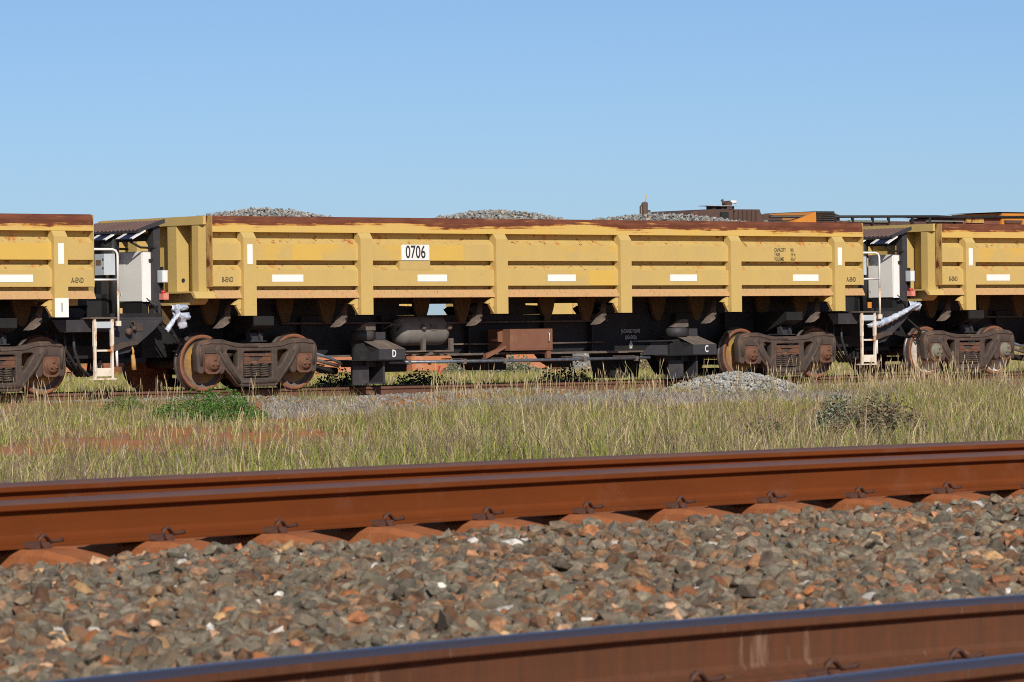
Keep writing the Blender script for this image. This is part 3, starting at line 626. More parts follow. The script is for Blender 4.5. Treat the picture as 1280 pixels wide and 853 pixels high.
    for x0, x1 in ((0.1, 5.35), (6.28, 8.16), (9.24, L + 0.75)):
        MB().prism([(x0 + 0.14, 1.205), (x1 - 0.14, 1.205), (x1 - 0.05, 1.30), (x1 - 0.15, 1.352), (x1 - 0.55, 1.362), (x1 - 0.55, 1.399), (x0 + 0.55, 1.399), (x0 + 0.55, 1.362), (x0 + 0.15, 1.352), (x0 + 0.05, 1.30)], 'y', 1.25, 1.95).build('subframe', M['black'], R)
    for x in (1.27, 13.22): MB().prism([(0.35, 1.2), (0.35, 1.05), (1.0, 0.82), (2.2, 0.82), (2.85, 1.05), (2.85, 1.2)], 'x', x - 0.2, x + 0.2).build('body_bolster', M['black'], R)
    for k, x in enumerate((2.6, 4.3, 6.2, 7.9, 9.0, 11.0, 12.2)):
        MB().box(x, x + 0.025, 1.10, 1.218, 0.545, 1.19).build('sill_rib', M['black'], R)
    for z, x0, x1 in ((1.08, 2.2, 9.4), (0.70, 5.8, 9.3), (0.62, 10.6, 12.3)):
        MB().tube([(x0, 1.12, z), ((x0 + x1) / 2, 1.11, z - 0.015), (x1, 1.12, z)], 0.018, 6).build('air_pipe', M['dust_and_shading'], R)
    MB().tube([(4.2, 0.95, 0.96), (4.3, 0.8, 1.05), (4.45, 0.78, 1.02), (4.47, 0.9, 0.95)], 0.014, 6).build('air_hose', M['dust_and_shading'], R)
    for x, letter in ((3.28, 'D'), (10.36, 'C')):
        # tipping cylinder station: plate, sloped cover with its letter, cylinder above, guard below
        st = MB().box(x - 0.32, x + 0.92, 0.30, 1.22, 0.445, 0.462).prism([(x - 0.02, 0.463), (x + 0.36, 0.463), (x + 0.36, 0.56), (x + 0.2, 0.74), (x + 0.05, 0.72), (x - 0.02, 0.62)], 'y', 0.55, 0.60).build('cylinder_bracket', M['black'], R)
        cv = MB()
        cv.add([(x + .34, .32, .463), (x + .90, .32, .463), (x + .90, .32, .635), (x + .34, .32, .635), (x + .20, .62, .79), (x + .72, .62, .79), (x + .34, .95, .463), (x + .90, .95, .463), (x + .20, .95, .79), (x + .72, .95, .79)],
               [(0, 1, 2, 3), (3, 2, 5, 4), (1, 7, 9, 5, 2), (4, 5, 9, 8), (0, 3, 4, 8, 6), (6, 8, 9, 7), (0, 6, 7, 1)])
        co = cv.build('cylinder_cover', [M['grey_black'], M['dust_and_shading']], st)
        for p in co.data.polygons: p.material_index = 1 if p.normal.z > 0.3 else 0  # upward faces get the lighter tan: sunlight painted in with the dust
        text(letter, 0.17, M['whiteink'], st, (x + 0.66, 0.3175, 0.552), sx=0.7, weight=0.004)
        MB().lathe((x + 0.33, 0.75, 0.0), 'z', [(0.001, 0.78), (0.20, 0.78), (0.20, 0.93), (0.16, 0.945), (0.001, 0.945)], 20).box(x + 0.5, x + 0.7, 0.6, 0.72, 0.79, 0.92).build('tipping_cylinder', M['grey_black'], st)
        MB().prism([(x + 0.14, 0.95), (x + 0.54, 0.95), (x + 0.54, 1.08), (x + 0.42, 1.09), (x + 0.3, 1.06)], 'y', 0.66, 0.74).build('cylinder_lug', M['dust_and_shading'], st)
        gd = MB().box(x - 0.06, x + 0.23, 0.52, 0.55, 0.04, 0.36).box(x + 0.23, x + 0.28, 0.52, 0.95, 0.06, 0.44).box(x + 0.28, x + 0.52, 0.85, 0.9, 0.05, 0.44).box(x + 0.2, x + 0.55, 0.45, 0.55, 0.05, 0.075).box(x + 0.52, x + 0.56, 0.45, 0.95, 0.05, 0.44).box(x - 0.02, x + 0.5, 0.6, 0.9, 0.34, 0.444)
        gd.build('cylinder_guard', M['grey_black'], st)
    # gusset of the right station and the jacking pad
    MB().prism([(9.72, 0.463), (10.36, 0.463), (10.36, 0.70), (9.98, 0.70)], 'y', 0.60, 0.63).box(9.55, 10.4, 0.5, 0.66, 0.70, 0.714).build('jacking_gusset', M['grey_black'], R)
    text('JACKING POINT', 0.10, M['greyink'], R, (10.02, 1.214, 0.885), sx=0.62); text('(LOADED)', 0.095, M['greyink'], R, (10.02, 1.214, 0.775), sx=0.62)
    MB().prism([(9.97, 0.63), (10.07, 0.63), (10.02, 0.73)], 'y', 1.2135, 1.219).box(9.99, 10.05, 1.2135, 1.219, 0.58, 0.615).build('jacking_mark', M['greyink'], R)
    # air tank
    tk = MB().lathe((0.05, 1.0, 0.93), 'x', [(0.001, 4.42), (0.10, 4.43), (0.18, 4.47), (0.235, 4.54), (0.245, 4.62), (0.245, 5.36), (0.235, 5.43), (0.18, 5.50), (0.10, 5.54), (0.001, 5.55)], 32).build('air_tank', M['tank'], R)
    for x in (4.70, 5.30):
        MB().box(x, x + 0.07, 0.50, 0.56, 0.60, 0.80).box(x - 0.35, x + 0.07, 0.50, 1.25, 0.575, 0.60).prism([(x - 0.55, 0.50), (x + 0.05, 0.58), (x + 0.05, 0.60), (x - 0.3, 0.60)], 'y', 0.55, 0.60).build('tank_bracket', M['dust_and_shading'], tk)
    for x in (4.91, 5.47): MB().lathe((x, 0.74, 0.99), 'y', [(0.001, -0.05), (0.035, -0.05), (0.05, -0.02), (0.05, 0.05)], 12).build('tank_valve', M['dust_and_shading'], tk)
    MB().box(5.08, 5.22, 0.745, 0.78, 0.93, 1.04).build('tank_plate', M['dust_and_shading'], tk)
    # brown equipment box
    bb = MB().box(6.70, 7.66, 0.60, 1.2, 0.575, 0.945).build('equipment_box', M['brown'], R)
    MB().box(6.72, 7.64, 0.594, 0.599, 0.60, 0.925).build('box_door', M['brown'], bb)
    MB().tube([(7.56, 0.585, 0.72), (7.56, 0.565, 0.74), (7.56, 0.565, 0.86), (7.56, 0.585, 0.88)], 0.012, 6).build('box_handle', M['alu'], bb)
    MB().prism([(6.25, 0.44), (6.7, 0.62), (6.7, 0.66), (6.25, 0.52)], 'y', 0.7, 0.78).build('box_stay', M['brown'], bb)
    MB().prism([(6.4, 0.76), (6.7, 0.72), (6.7, 0.92), (6.62, 0.9), (6.58, 0.78)], 'y', 0.8, 0.84).box(7.55, 7.64, 0.62, 0.68, 0.44, 0.575).build('box_stay', M['brown'], bb)
    # pipes, rods, hoses
    pp = MB().tube([(3.9, 0.42, 0.41), (6.8, 0.42, 0.405), (9.75, 0.42, 0.415)], 0.028, 8).build('train_pipe', M['pipe'], R)
    for x in (4.3, 5.5, 6.4, 8.2, 9.4): MB().box(x, x + 0.06, 0.39, 0.46, 0.36, 0.45).box(x, x + 0.03, 0.46, 1.0, 0.44, 0.46).build('pipe_clamp', M['dust_and_shading'], pp)
    MB().tube([(2.3, 0.55, 0.62), (2.75, 0.55, 0.50), (3.02, 0.55, 0.40)], 0.026, 8).build('brake_rod', M['pipe'], R)
    MB().tube([(2.3, 0.6, 0.52), (3.0, 0.62, 0.36)], 0.03, 8).build('brake_rod', M['dust_and_shading'], R)
    MB().tube([(2.4, 0.95, 0.46), (2.9, 0.95, 0.30), (3.2, 0.95, 0.28)], 0.06, 8).build('brake_rod', M['black'], R)
    for x, z0, w in ((4.6, 0.24, 0.5), (6.55, 0.24, 0.36), (7.0, 0.24, 0.32), (8.45, 0.26, 0.4)): MB().prism([(x - 0.25, 0.51), (x + w, 0.51), (x + w, z0), (x + 0.12, z0), (x - 0.1, 0.36)], 'y', 1.45, 1.75).build('sill_hanger', M['black'], R)
    for pts in ([(9.62, 0.51), (10.42, 0.51), (10.34, 0.06), (9.72, 0.06)], [(10.9, 0.51), (12.0, 0.51), (11.5, 0.10), (11.2, 0.10)]): MB().prism(pts, 'y', 1.4, 1.9).build('sill_hanger', M['black'], R)
    # couplers
    MB().box(-1.05, -0.3, 1.42, 1.78, 0.62, 1.0).box(-1.35, -1.05, 1.36, 1.84, 0.58, 1.02).build('coupler', M['black'], R)
    MB().box(L + 0.2, L + 1.75, 1.1, 2.1, 0.47, 0.545).box(L + 0.1, L + 0.9, 0.9, 2.3, 0.55, 0.75).build('draft_gear', M['black'], R)
    # ---- A-end platform with its equipment
    pl = MB().box(L + 0.02, L + 1.62, 0.36, 2.84, 1.165, 1.195).build('end_platform', M['grey_black'], R)
    MB().prism([(L - 0.55, 1.163), (L + 1.58, 1.163), (L + 1.40, 1.0), (L + 0.90, 0.64), (L + 0.62, 0.60), (L + 0.60, 0.97), (L - 0.40, 0.97)], 'y', 0.36, 0.39).box(L + 0.62, L + 0.66, 0.355, 0.36, 0.62, 1.16).build('platform_apron', M['grey_black'], pl)
    MB().box(L + 0.03, L + 0.56, 0.14, 0.36, 1.175, 1.20).build('step_tread', M['dust_and_shading'], pl)
    MB().box(L + 1.0, L + 1.16, 0.345, 0.358, 0.98, 1.1).tube([(L + 0.92, 0.33, 1.04), (L + 0.92, 0.33, 1.12), (L + 0.98, 0.33, 1.13), (L + 1.0, 0.33, 1.02)], 0.015, 6).build('locking_lug', M['cast'], pl)
    ld = MB()
    for x in (L + 0.09, L + 0.42): ld.box(x + 0.005, x + 0.045, 0.15, 0.19, 0.24, 1.172).box(x, x + 0.052, 0.147, 0.193, 0.74, 1.13)
    lo = ld.build('ladder', M['white_rusty'], pl)
    for z, h_ in ((0.27, 0.13), (0.66, 0.03), (1.03, 0.10)): MB().box(L + 0.142, L + 0.418, 0.15, 0.19, z, z + h_).build('rung', M['white_rusty'] if z < 1 else M['greybox'], lo)
    MB().box(L + 0.06, L + 0.5, 0.13, 0.26, 0.215, 0.238).build('rung', M['white_rusty'], lo)
    MB().tube([(L - 0.1, 0.12, 2.27), (L + 0.44, 0.12, 2.27), (L + 0.50, 0.12, 2.25), (L + 0.535, 0.12, 2.20), (L + 0.54, 0.12, 2.12), (L + 0.54, 0.12, 1.62)], 0.020, 8).tube([(L - 0.1, 0.12, 1.79), (L + 0.53, 0.12, 1.79)], 0.018, 8).build('handrail', M['white'], pl)
    MB().tube([(L + 0.54, 0.12, 1.618), (L + 0.54, 0.12, 1.14)], 0.020, 8).box(L + 0.5, L + 0.58, 0.1, 0.14, 1.06, 1.14).build('handrail_foot', M['white_rusty'], pl)
    # canopy on posts, sloping down towards the tub
    cn = MB()
    n = 22
    for k in range(n):
        y0 = 0.38 + k * (2.44 / n)
        cn.hexa([(L + 1.14, y0, 2.575), (L + 1.58, y0, 2.725), (L + 1.58, y0 + 0.07, 2.725), (L + 1.14, y0 + 0.07, 2.575)], [(L + 1.13, y0 + 0.012, 2.60), (L + 1.57, y0 + 0.012, 2.75), (L + 1.57, y0 + 0.058, 2.75), (L + 1.13, y0 + 0.058, 2.60)])
    co = cn.build('canopy', M['roofbrown'], R)
    MB().hexa([(L + 1.12, .36, 2.545), (L + 1.60, .36, 2.70), (L + 1.60, 2.84, 2.70), (L + 1.12, 2.84, 2.545)], [(L + 1.12, .36, 2.575), (L + 1.60, .36, 2.728), (L + 1.60, 2.84, 2.728), (L + 1.12, 2.84, 2.575)]).hexa([(L + 1.10, .345, 2.54), (L + 1.62, .345, 2.70), (L + 1.62, .375, 2.70), (L + 1.10, .375, 2.54)], [(L + 1.10, .345, 2.60), (L + 1.62, .345, 2.765), (L + 1.62, .375, 2.765), (L + 1.10, .375, 2.60)]).build('canopy_frame', M['grey_black'], co)
    for y in (0.42, 1.95): MB().box(L + 1.44, L + 1.57, y, y + 0.15, 1.197, 2.66).build('canopy_post', M['grey_black'], co)
    MB().box(L + 1.46, L + 1.53, 0.57, 1.95, 2.42, 2.54).build('canopy_rail', M['grey_black'], co)
    for y in (0.33, 1.08):
        def slab(y0, y1, dz): return MB().hexa([(L + 0.97, y0, 2.43 + dz), (L + 1.23, y0, 2.56 + dz), (L + 1.23, y1, 2.56 + dz), (L + 0.97, y1, 2.43 + dz)], [(L + 0.965, y0, 2.45 + dz), (L + 1.225, y0, 2.58 + dz), (L + 1.225, y1, 2.58 + dz), (L + 0.965, y1, 2.45 + dz)])
        spn = slab(y, y + 0.44, 0).build('solar_panel', M['solar'], co)
        for ya in (y - 0.012, y + 0.372): slab(ya, ya + 0.08, 0.006).build('panel_frame', M['white'], spn)
        MB().tube([(L + 1.0, y + 0.1, 2.40), (L + 1.2, y + 0.1, 2.31), (L + 1.48, y + 0.1, 2.30)], 0.018, 6).build('panel_stay', M['black'], spn)
    MB().tube([(L + 1.2, 1.2, 1.2), (L + 1.2, 1.2, 2.56)], 0.07, 8).box(L + 1.0, L + 1.3, 1.17, 1.25, 2.2, 2.42).build('antenna_mast', M['rubber'], co)
    cbx = MB().box(L + 1.29, L + 1.465, 0.50, 1.16, 1.445, 2.25).build('equipment_cabinet', M['white'], R)
    MB().box(L + 1.275, L + 1.288, 0.515, 1.145, 1.46, 2.235).build('cabinet_door', M['white'], cbx)
    for z in (1.55, 2.12): MB().box(L + 1.268, L + 1.275, 1.085, 1.11, z, z + 0.05).build('door_hinge', M['alu'], cbx)
    MB().box(L + 1.4, L + 1.5, 0.47, 0.5, 2.08, 2.13).tube([(L + 1.45, 0.485, 2.1), (L + 1.455, 0.485, 1.8), (L + 1.45, 0.485, 1.5)], 0.012, 6).build('cabinet_latch', M['rubber'], cbx)
    MB().box(L + 1.3, L + 1.42, 0.55, 1.1, 1.197, 1.445).build('cabinet_stand', M['black'], cbx)
    gb = MB().prism([(L + 0.98, 1.14), (L + 1.06, 1.06), (L + 1.14, 1.06), (L + 1.14, 1.40), (L + 0.98, 1.40)], 'z', 1.885, 2.225).build('control_box', M['greybox'], R)
    MB().box(L + 0.972, L + 0.979, 1.22, 1.36, 2.05, 2.13).build('data_plate', M['timber'], gb)
    for z in (1.98, 2.12): MB().box(L + 0.974, L + 0.979, 1.15, 1.18, z, z + 0.03).build('box_catch', M['rubber'], gb)
    MB().box(L + 1.0, L + 1.1, 1.25, 1.4, 1.197, 1.885).build('box_stand', M['black'], gb)
    MB().box(L + 0.72, L + 1.28, 1.25, 2.75, 1.197, 1.58).build('battery_box', M['black'], R)
    mp = MB().box(L + 1.585, L + 1.60, 0.37, 0.56, 1.44, 2.0).build('device_plate', M['rubber'], R)
    MB().box(L + 1.50, L + 1.62, 0.28, 0.40, 1.75, 1.945).build('meter_box', M['greybox'], mp)
    MB().box(L + 1.515, L + 1.60, 0.275, 0.2795, 1.76, 1.935).build('meter_lid', M['white'], mp)
    MB().box(L + 1.53, L + 1.63, 0.28, 0.40, 1.475, 1.575).build('junction_box', M['redbox'], mp)
    MB().tube([(L + 1.56, 0.33, 1.575), (L + 1.56, 0.33, 1.62)], 0.04, 8).build('beacon', M['red'], mp)
    for k in range(4):
        y = 0.6 + 0.1 * k
        MB().tube([(L + 0.0 - 0.1 * k, y, 1.0), (L + 0.02 - 0.1 * k, y, 0.7), (L + 0.12, y, 0.42), (L + 0.34, y + 0.1, 0.28), (L + 0.62, y + 0.2, 0.34), (L + 0.8, y + 0.4, 0.62)], 0.028, 7).build('brake_hose', M['rubber'], R)
    for k in range(3):
        MB().tube([(L + 1.5 + 0.1 * k, 0.5 + 0.1 * k, 1.15), (L + 1.75 + 0.08 * k, 0.5, 0.98 - 0.05 * k), (L + 2.05, 0.6, 0.86 - 0.06 * k), (L + 2.3, 0.8, 0.80)], 0.018, 6).build('brake_hose', M['rubber'], R)
    MB().tube([(L + 0.62, 0.3, 0.74), (L + 0.63, 0.3, 0.42)], 0.022, 8).build('white_handle', M['white'], R)
    MB().prism(rounded([(L + 0.5, 0.72), (L + 0.7, 0.80), (L + 1.0, 0.83), (L + 1.02, 0.77), (L + 0.8, 0.73), (L + 0.56, 0.66)], 0.02), 'y', 0.27, 0.345).lathe((L + 0.86, 0.27, 0.97), 'y', [(0.001, -0.02), (0.05, -0.02), (0.06, 0.03)], 10).lathe((L + 0.98, 0.3, 1.02), 'y', [(0.001, -0.02), (0.03, -0.02), (0.04, 0.03)], 10).build('uncoupling_gear', M['cast'], R)
    MB().box(L + 0.58, L + 1.55, 0.4, 0.55, 1.197, 1.26).build('cable_tray', M['black'], R)
    cb2 = MB()
    for k in range(4): cb2.tube([(L + 1.3 + 0.05 * k, 0.42, 1.5 - 0.03 * k), (L + 1.42 + 0.03 * k, 0.40, 1.38), (L + 1.5, 0.41, 1.27)], 0.011, 5)
    cb2.build('cable', M['rubber'], R)
    for xc in (1.27, 13.22): bogie(R, xc)
    text('B-END', 0.118, M['fadeink'], R, (0.29, -0.003, 1.785), sx=0.66, weight=0.002); text('A-END', 0.118, M['fadeink'], R, (14.32, -0.003, 1.775), sx=0.66, weight=0.002)
    return R, bands
W1, bands = wagon((X0, Y0, 0), 'yellow side tipping ballast wagon numbered 0706 in the middle of the train')
W0 = copy_tree(W1, None, (X0 - 16.93, Y0, 0)); W0['label'] = 'yellow ballast wagon cut by the left edge, white plate marked 1 on its post'
W2 = copy_tree(W1, None, (X0 + 16.69, Y0, 0.0)); W2['label'] = 'yellow ballast wagon cut by the right edge, with whitish wheels and greenish axle caps'
def walk(o):
    yield o
    for c in o.children: yield from walk(c)
for o in walk(W2):
    if o.name.startswith('wheel'):
        for k in (1, 3): o.material_slots[k].link = 'OBJECT'; o.material_slots[k].material = M['whiteface']
    if o.name.startswith('bearing_cap'): o.material_slots[0].link = 'OBJECT'; o.material_slots[0].material = M['greencap']
# repainted patches and stencils
M['fresh_yellow'] = pm('fresh_yellow_paint', (0.63, 0.41, 0.085), (0.59, 0.39, 0.095), 1.5, rough=0.5, spec=0.3)
for w_, x0, x1, k in ((W1, 4.457, 5.20, 0), (W1, 1.6, 2.2, 0), (W0, 12.2, 13.84, 0), (W1, 8.0, 8.6, 1)):
    MB().box(x0, x1, -0.0025, -0.0005, (2.102, 1.681)[k], (2.364, 1.943)[k]).build('paint_patch', M['fresh_yellow'], w_)
# number board and stencils of the middle wagon
nb = MB().box(3.865, 4.455, -0.012, -0.001, 2.105, 2.365).build('number_board', M['white'], W1)
text('0706', 0.30, M['ink'], nb, (4.16, -0.0145, 2.234), sx=0.72, weight=0.003)
MB().prism([(-0.006, 1.946), (-0.006, 2.094), (0.14, 2.094), (0.14, 2.04), (0.0, 1.948)], 'x', 3.82, 4.475).build('cover_plate', M['yellow_dust'], W1)
for k, (a, b_) in enumerate((('CAPACITY', '80t'), ('TARE', '39.4t'), ('VOLUME', '45m\u00b3'))):
    z = 2.305 - 0.082 * k
    text(a, 0.092, M['fadeink'], W1, (12.40, -0.003, z), sx=0.66, align='LEFT', weight=0.001); text(b_, 0.092, M['fadeink'], W1, (12.80, -0.003, z), sx=0.66, align='LEFT')
op = MB().box(13.97 - 0.127, 13.97 + 0.127, -0.080, -0.0725, 1.203, 1.50).build('number_plate', M['reflect'], W0)
text('1', 0.2, M['ink'], op, (13.97, -0.083, 1.352), sx=0.8)
MB().tube([(L + 0.92, 0.32, 0.78), (L + 0.95, 0.31, 0.66), (L + 0.94, 0.31, 0.56)], [0.012, 0.02, 0.02], 6).tube([(L + 0.94, 0.31, 0.60), (L + 0.95, 0.31, 0.5), (L + 0.96, 0.31, 0.36)], [0.03, 0.04, 0.045], 6).build('cloth_tag', M['rope'], W0)

# film wrapped round the hoses between the wagons
def film(name, origin, strips, label):
    mb = MB(); r = random.Random(len(strips))
    for (A, B, wa, wb_, n) in strips:
        n *= 2
        A, B = Vector(A), Vector(B); d = (B - A).normalized(); sd_ = d.cross(Vector((0, 1, 0))).normalized(); vs = []
        for i in range(n + 1):
            t = i / n; w = 0.8 * (wa + (wb_ - wa) * t); c = A.lerp(B, t)
            for k in range(7):
                q = k / 6 - 0.5
                vs.append(c + sd_ * (w * q) + Vector((r.uniform(-.009, .009), r.uniform(-.015, .015) - 0.05 * math.cos(q * PI), r.uniform(-.012, .012))))
        mb.add(vs, [(i * 7 + k, i * 7 + k + 1, (i + 1) * 7 + k + 1, (i + 1) * 7 + k) for i in range(n) for k in range(6)], 0, True)
    o = mb.build(name, M['wrap'], None, origin); sol = o.modifiers.new('thickness', 'SOLIDIFY'); sol.thickness = 0.004
    return tag(o, label, 'plastic film', 'plastic film tied on the train hoses')
e = X0
film('plastic_film', (e, Y0 + 0.3, 0), [((-0.62, 0, 1.345), (-0.30, 0, 1.345), 0.13, 0.12, 4), ((-0.58, 0.02, 1.22), (-0.28, -0.02, 1.21), 0.13, 0.15, 3), ((-0.55, -0.05, 1.37), (-0.50, -0.05, 1.20), 0.12, 0.10, 4), ((-0.50, -0.05, 1.27), (-0.76, -0.06, 0.97), 0.06, 0.12, 7), ((-0.40, 0.02, 1.22), (-0.34, 0.06, 1.02), 0.26, 0.20, 5)],
     'short crumpled white plastic film tied below the left end of the wagon numbered 0706')
film('plastic_film', (e + 16.69, Y0 + 0.3, 0), [((-0.60, 0, 1.30), (-0.30, 0, 1.28), 0.22, 0.20, 4), ((-0.36, -0.05, 1.34), (-1.05, -0.08, 1.08), 0.07, 0.13, 10), ((-1.0, -0.08, 1.10), (-1.50, -0.1, 0.955), 0.13, 0.19, 7), ((-1.45, -0.1, 0.97), (-1.78, -0.1, 0.93), 0.18, 0.06, 4)],
     'long twisted white plastic film stretched from the hoses beside the right ladder')

# ------------------------------------------------------------------ beyond the siding
def far_wagon(x0, x1, label):
    r = empty('far_wagon', (x0, 100, -0.2), label, 'railway wagon', 'wagons of the train beyond')
    w = x1 - x0
    MB().box(0, w, 0, 3.0, 1.4, 3.1).build('tub', M['yellow'], r)
    for k in range(5): MB().box(0.4 + k * (w - 1) / 4, 0.6 + k * (w - 1) / 4, -0.08, -0.002, 1.3, 3.0).build('side_post', M['yellow'], r)
    MB().box(-0.5, w + 0.5, 1.1, 1.9, 0.8, 1.3).box(0.3, w - 0.3, 0.2, 2.8, 1.3, 1.4).build('underframe', M['black'], r)
    for x in (1.2, w - 1.2):
        b = MB().box(x - 1.1, x + 1.1, 0.45, 2.55, 0.5, 0.75).build('bogie', M['cast'], r)
        for s in (-0.85, 0.85): MB().lathe((x + s, 0.7, 0.46), 'y', [(0.001, 0), (0.44, 0), (0.46, 0.02), (0.46, 0.12), (0.001, 0.13)], 20).build('wheel', M['rim'], b)
far_wagon(at(150, 386, 100).x, at(291, 386, 100).x, 'tan wagon seen through the gaps under the left end of the wagon numbered 0706')
far_wagon(at(376, 386, 100).x, at(528, 386, 100).x, 'tan wagon showing as slivers behind the cylinder marked D')
far_wagon(at(634, 386, 100).x, at(800, 386, 100).x, 'tan wagon showing as a yellow sliver above the brown equipment box')

def loco():
    Y = 100.0
    r = empty('locomotive', (at(960, 270, Y).x, Y, -0.2), 'orange and brown locomotive whose roof line shows above the right half of the wagons', 'locomotive')
    o = Vector(r.location)
    def P(x, y, d=0.0): v = at(x, y, Y + d) - o; return v
    def bx(name, x0, y0, x1, y1, d0, d1, mat, par=r, mb=None):
        a, b = P(x0, y0, d0), P(x1, y1, d0); q = (mb or MB()).box(a.x, b.x, d0, d1, b.z, a.z); return q.build(name, M[mat], par) if not mb else q
    def pr(name, pts, d0, d1, mat, par=r): return MB().prism([(P(x, y, d0).x, P(x, y, d0).z) for x, y in pts], 'y', d0, d1).build(name, M[mat], par)
    b = bx('long_hood', 845, 284, 1330, 372, 0.3, 2.7, 'orange')
    bx('running_board', 845, 372, 1330, 386, 0, 3, 'orange'); bx('fuel_tank', 850, 386, 1330, 420, 0.6, 2.4, 'black')
    h = pr('exhaust_hood', [(860, 284), (862, 265.5), (875, 263.5), (880, 262), (917, 261.5), (914, 284)], 0.05, 2.5, 'loco_brown')
    pr('hood_panel', [(911, 284), (914, 261.8), (949.5, 262), (957, 284)], 0.3, 2.6, 'loco_brown', h)
    for k in range(6): pr('rib', [(918 + k * 5.5, 283), (918 + k * 5.5, 263), (919 + k * 5.5, 263), (919 + k * 5.5, 283)], 0.24, 0.297, 'loco_brown', h)
    bx('vent_opening', 901, 265, 911, 277, 0.0, 0.047, 'rubber', h)
    MB().box(P(885, 257).x, P(921, 257).x, 0.0, 0.5, P(885, 257.6).z, P(885, 256.8).z).build('antenna_plane', M['alu'], r)
    mm = MB()
    for x in (892, 903, 915): mm.box(P(x - 2, 0).x, P(x + 2, 0).x, 0.1, 0.4, P(x, 263).z, P(x, 257.6).z)
    mm.build('antenna_foot', M['rubber'], r)
    MB().box(P(907, 0).x, P(913, 0).x, 0.05, 0.3, P(909, 262).z, P(909, 252.5).z).tube([P(914, 252.8, .15), P(904, 253.5, .15), P(902.5, 250, .15)], 0.05, 6).build('horn', M['loco_brown'], r)
    MB().lathe((P(916, 0).x, 0.1, P(916, 252.6).z), 'x', [(0.001, -0.12), (0.05, -0.1), (0.06, 0.1), (0.001, 0.14)], 10).build('lamp', M['white'], r)
    pr('roof_slope', [(953, 284), (953, 268.5), (961, 267.8), (978, 273), (978, 284)], 0.6, 2.4, 'loco_brown')
    w = pr('radiator_wing', [(991, 284), (992, 276.5), (1020, 264.8), (1020.5, 284)], 0.2, 2.8, 'orange')
    lv = pr('radiator', [(1020.5, 284), (1020.5, 264.2), (1043, 264.4), (1045, 284)], 0.25, 2.75, 'black')
    for k in range(6): bx('louvre', 1020.8, 266 + 2.6 * k, 1042.6, 266.9 + 2.6 * k, 0.19, 0.247, 'dust_and_shading', lv)
    pr('radiator_cap', [(1045.2, 284), (1043.8, 267), (1049, 269), (1051, 284)], 0.4, 2.6, 'loco_brown')
    bx('roof_walkway', 1051, 276, 1195, 284, 0.4, 2.6, 'loco_brown')
    bx('roof_pipe', 1062, 275.2, 1111, 278.4, 0.3, 0.395, 'greygreen'); bx('roof_pipe', 1160, 275.6, 1205, 277.8, 0.3, 0.395, 'greygreen'); bx('roof_pipe', 955, 275.2, 990, 278, 0.45, 0.55, 'greygreen')
    hr = MB().tube([P(962, 271.2, .3), P(1170, 270.8, .3), P(1195, 271.8, .3), P(1290, 271.5, .3)], 0.045, 6)
    for x in (1048, 1070, 1095, 1115, 1145, 1166): hr.box(P(x - 1, 0).x, P(x + 1, 0).x, .26, .34, P(x, 280).z, P(x, 271).z)
    hr.build('roof_handrail', M['rubber'], r)
    pr('equipment_cover', [(1190, 284), (1192, 272), (1205, 270.6), (1251, 270), (1251, 284)], 0.4, 2.5, 'loco_rust')
    bx('cover_panel', 1208, 272, 1230, 279, 0.34, 0.397, 'strip_rust'); bx('cover_edge', 1190, 270.2, 1251, 271.2, 0.30, 2.6, 'rubber')
    c = bx('cab', 1252, 266.5, 1345, 284, 0.31, 2.69, 'orange'); bx('cab_roof', 1250, 265.3, 1346, 266.4, 0.25, 2.75, 'loco_rust', c); bx('cab_step', 1258, 275.5, 1278, 279.5, 0.2, 0.308, 'loco_brown', c)
loco()
def exhaust_mast():
    p = at(806, 262, 92); r = empty('lifting_mast', (p.x, 92, -0.25), 'brown upright cylinder with a yellow strut poking up behind the ballast load', 'machine mast')
    h = p.z + 0.25; s = 1 / 44.0
    MB().lathe((0, 0, 0), 'z', [(0.3, 0), (0.3, 0.2), (0.10, 0.25), (0.09, h + 0.2), (0.001, h + 0.22)], 14).build('cylinder', M['loco_brown'], r)
    MB().tube([(-0.17, 0, 0.2), (-0.17, 0, h + 0.08), (-0.1, 0, h + 0.15), (0, 0, h + 0.17)], 0.03, 6).build('guard_pipe', M['loco_brown'], r)
    MB().tube([(0.1, -0.05, h - 0.1), (0.24, -0.05, h - 0.38), (0.4, -0.05, h - 0.8)], 0.035, 6).build('strut', M['yellow_dust'], r)
    MB().box(-0.02, 0.17, -0.06, 0.06, h - 0.15, h - 0.02).build('bracket', M['loco_brown'], r)
    MB().tube([(0.0, 0, h + 0.18), (0.03, 0, h + 0.28), (0.08, 0, h + 0.42)], 0.02, 5).build('tip_hook', M['yellow_dust'], r)
exhaust_mast()
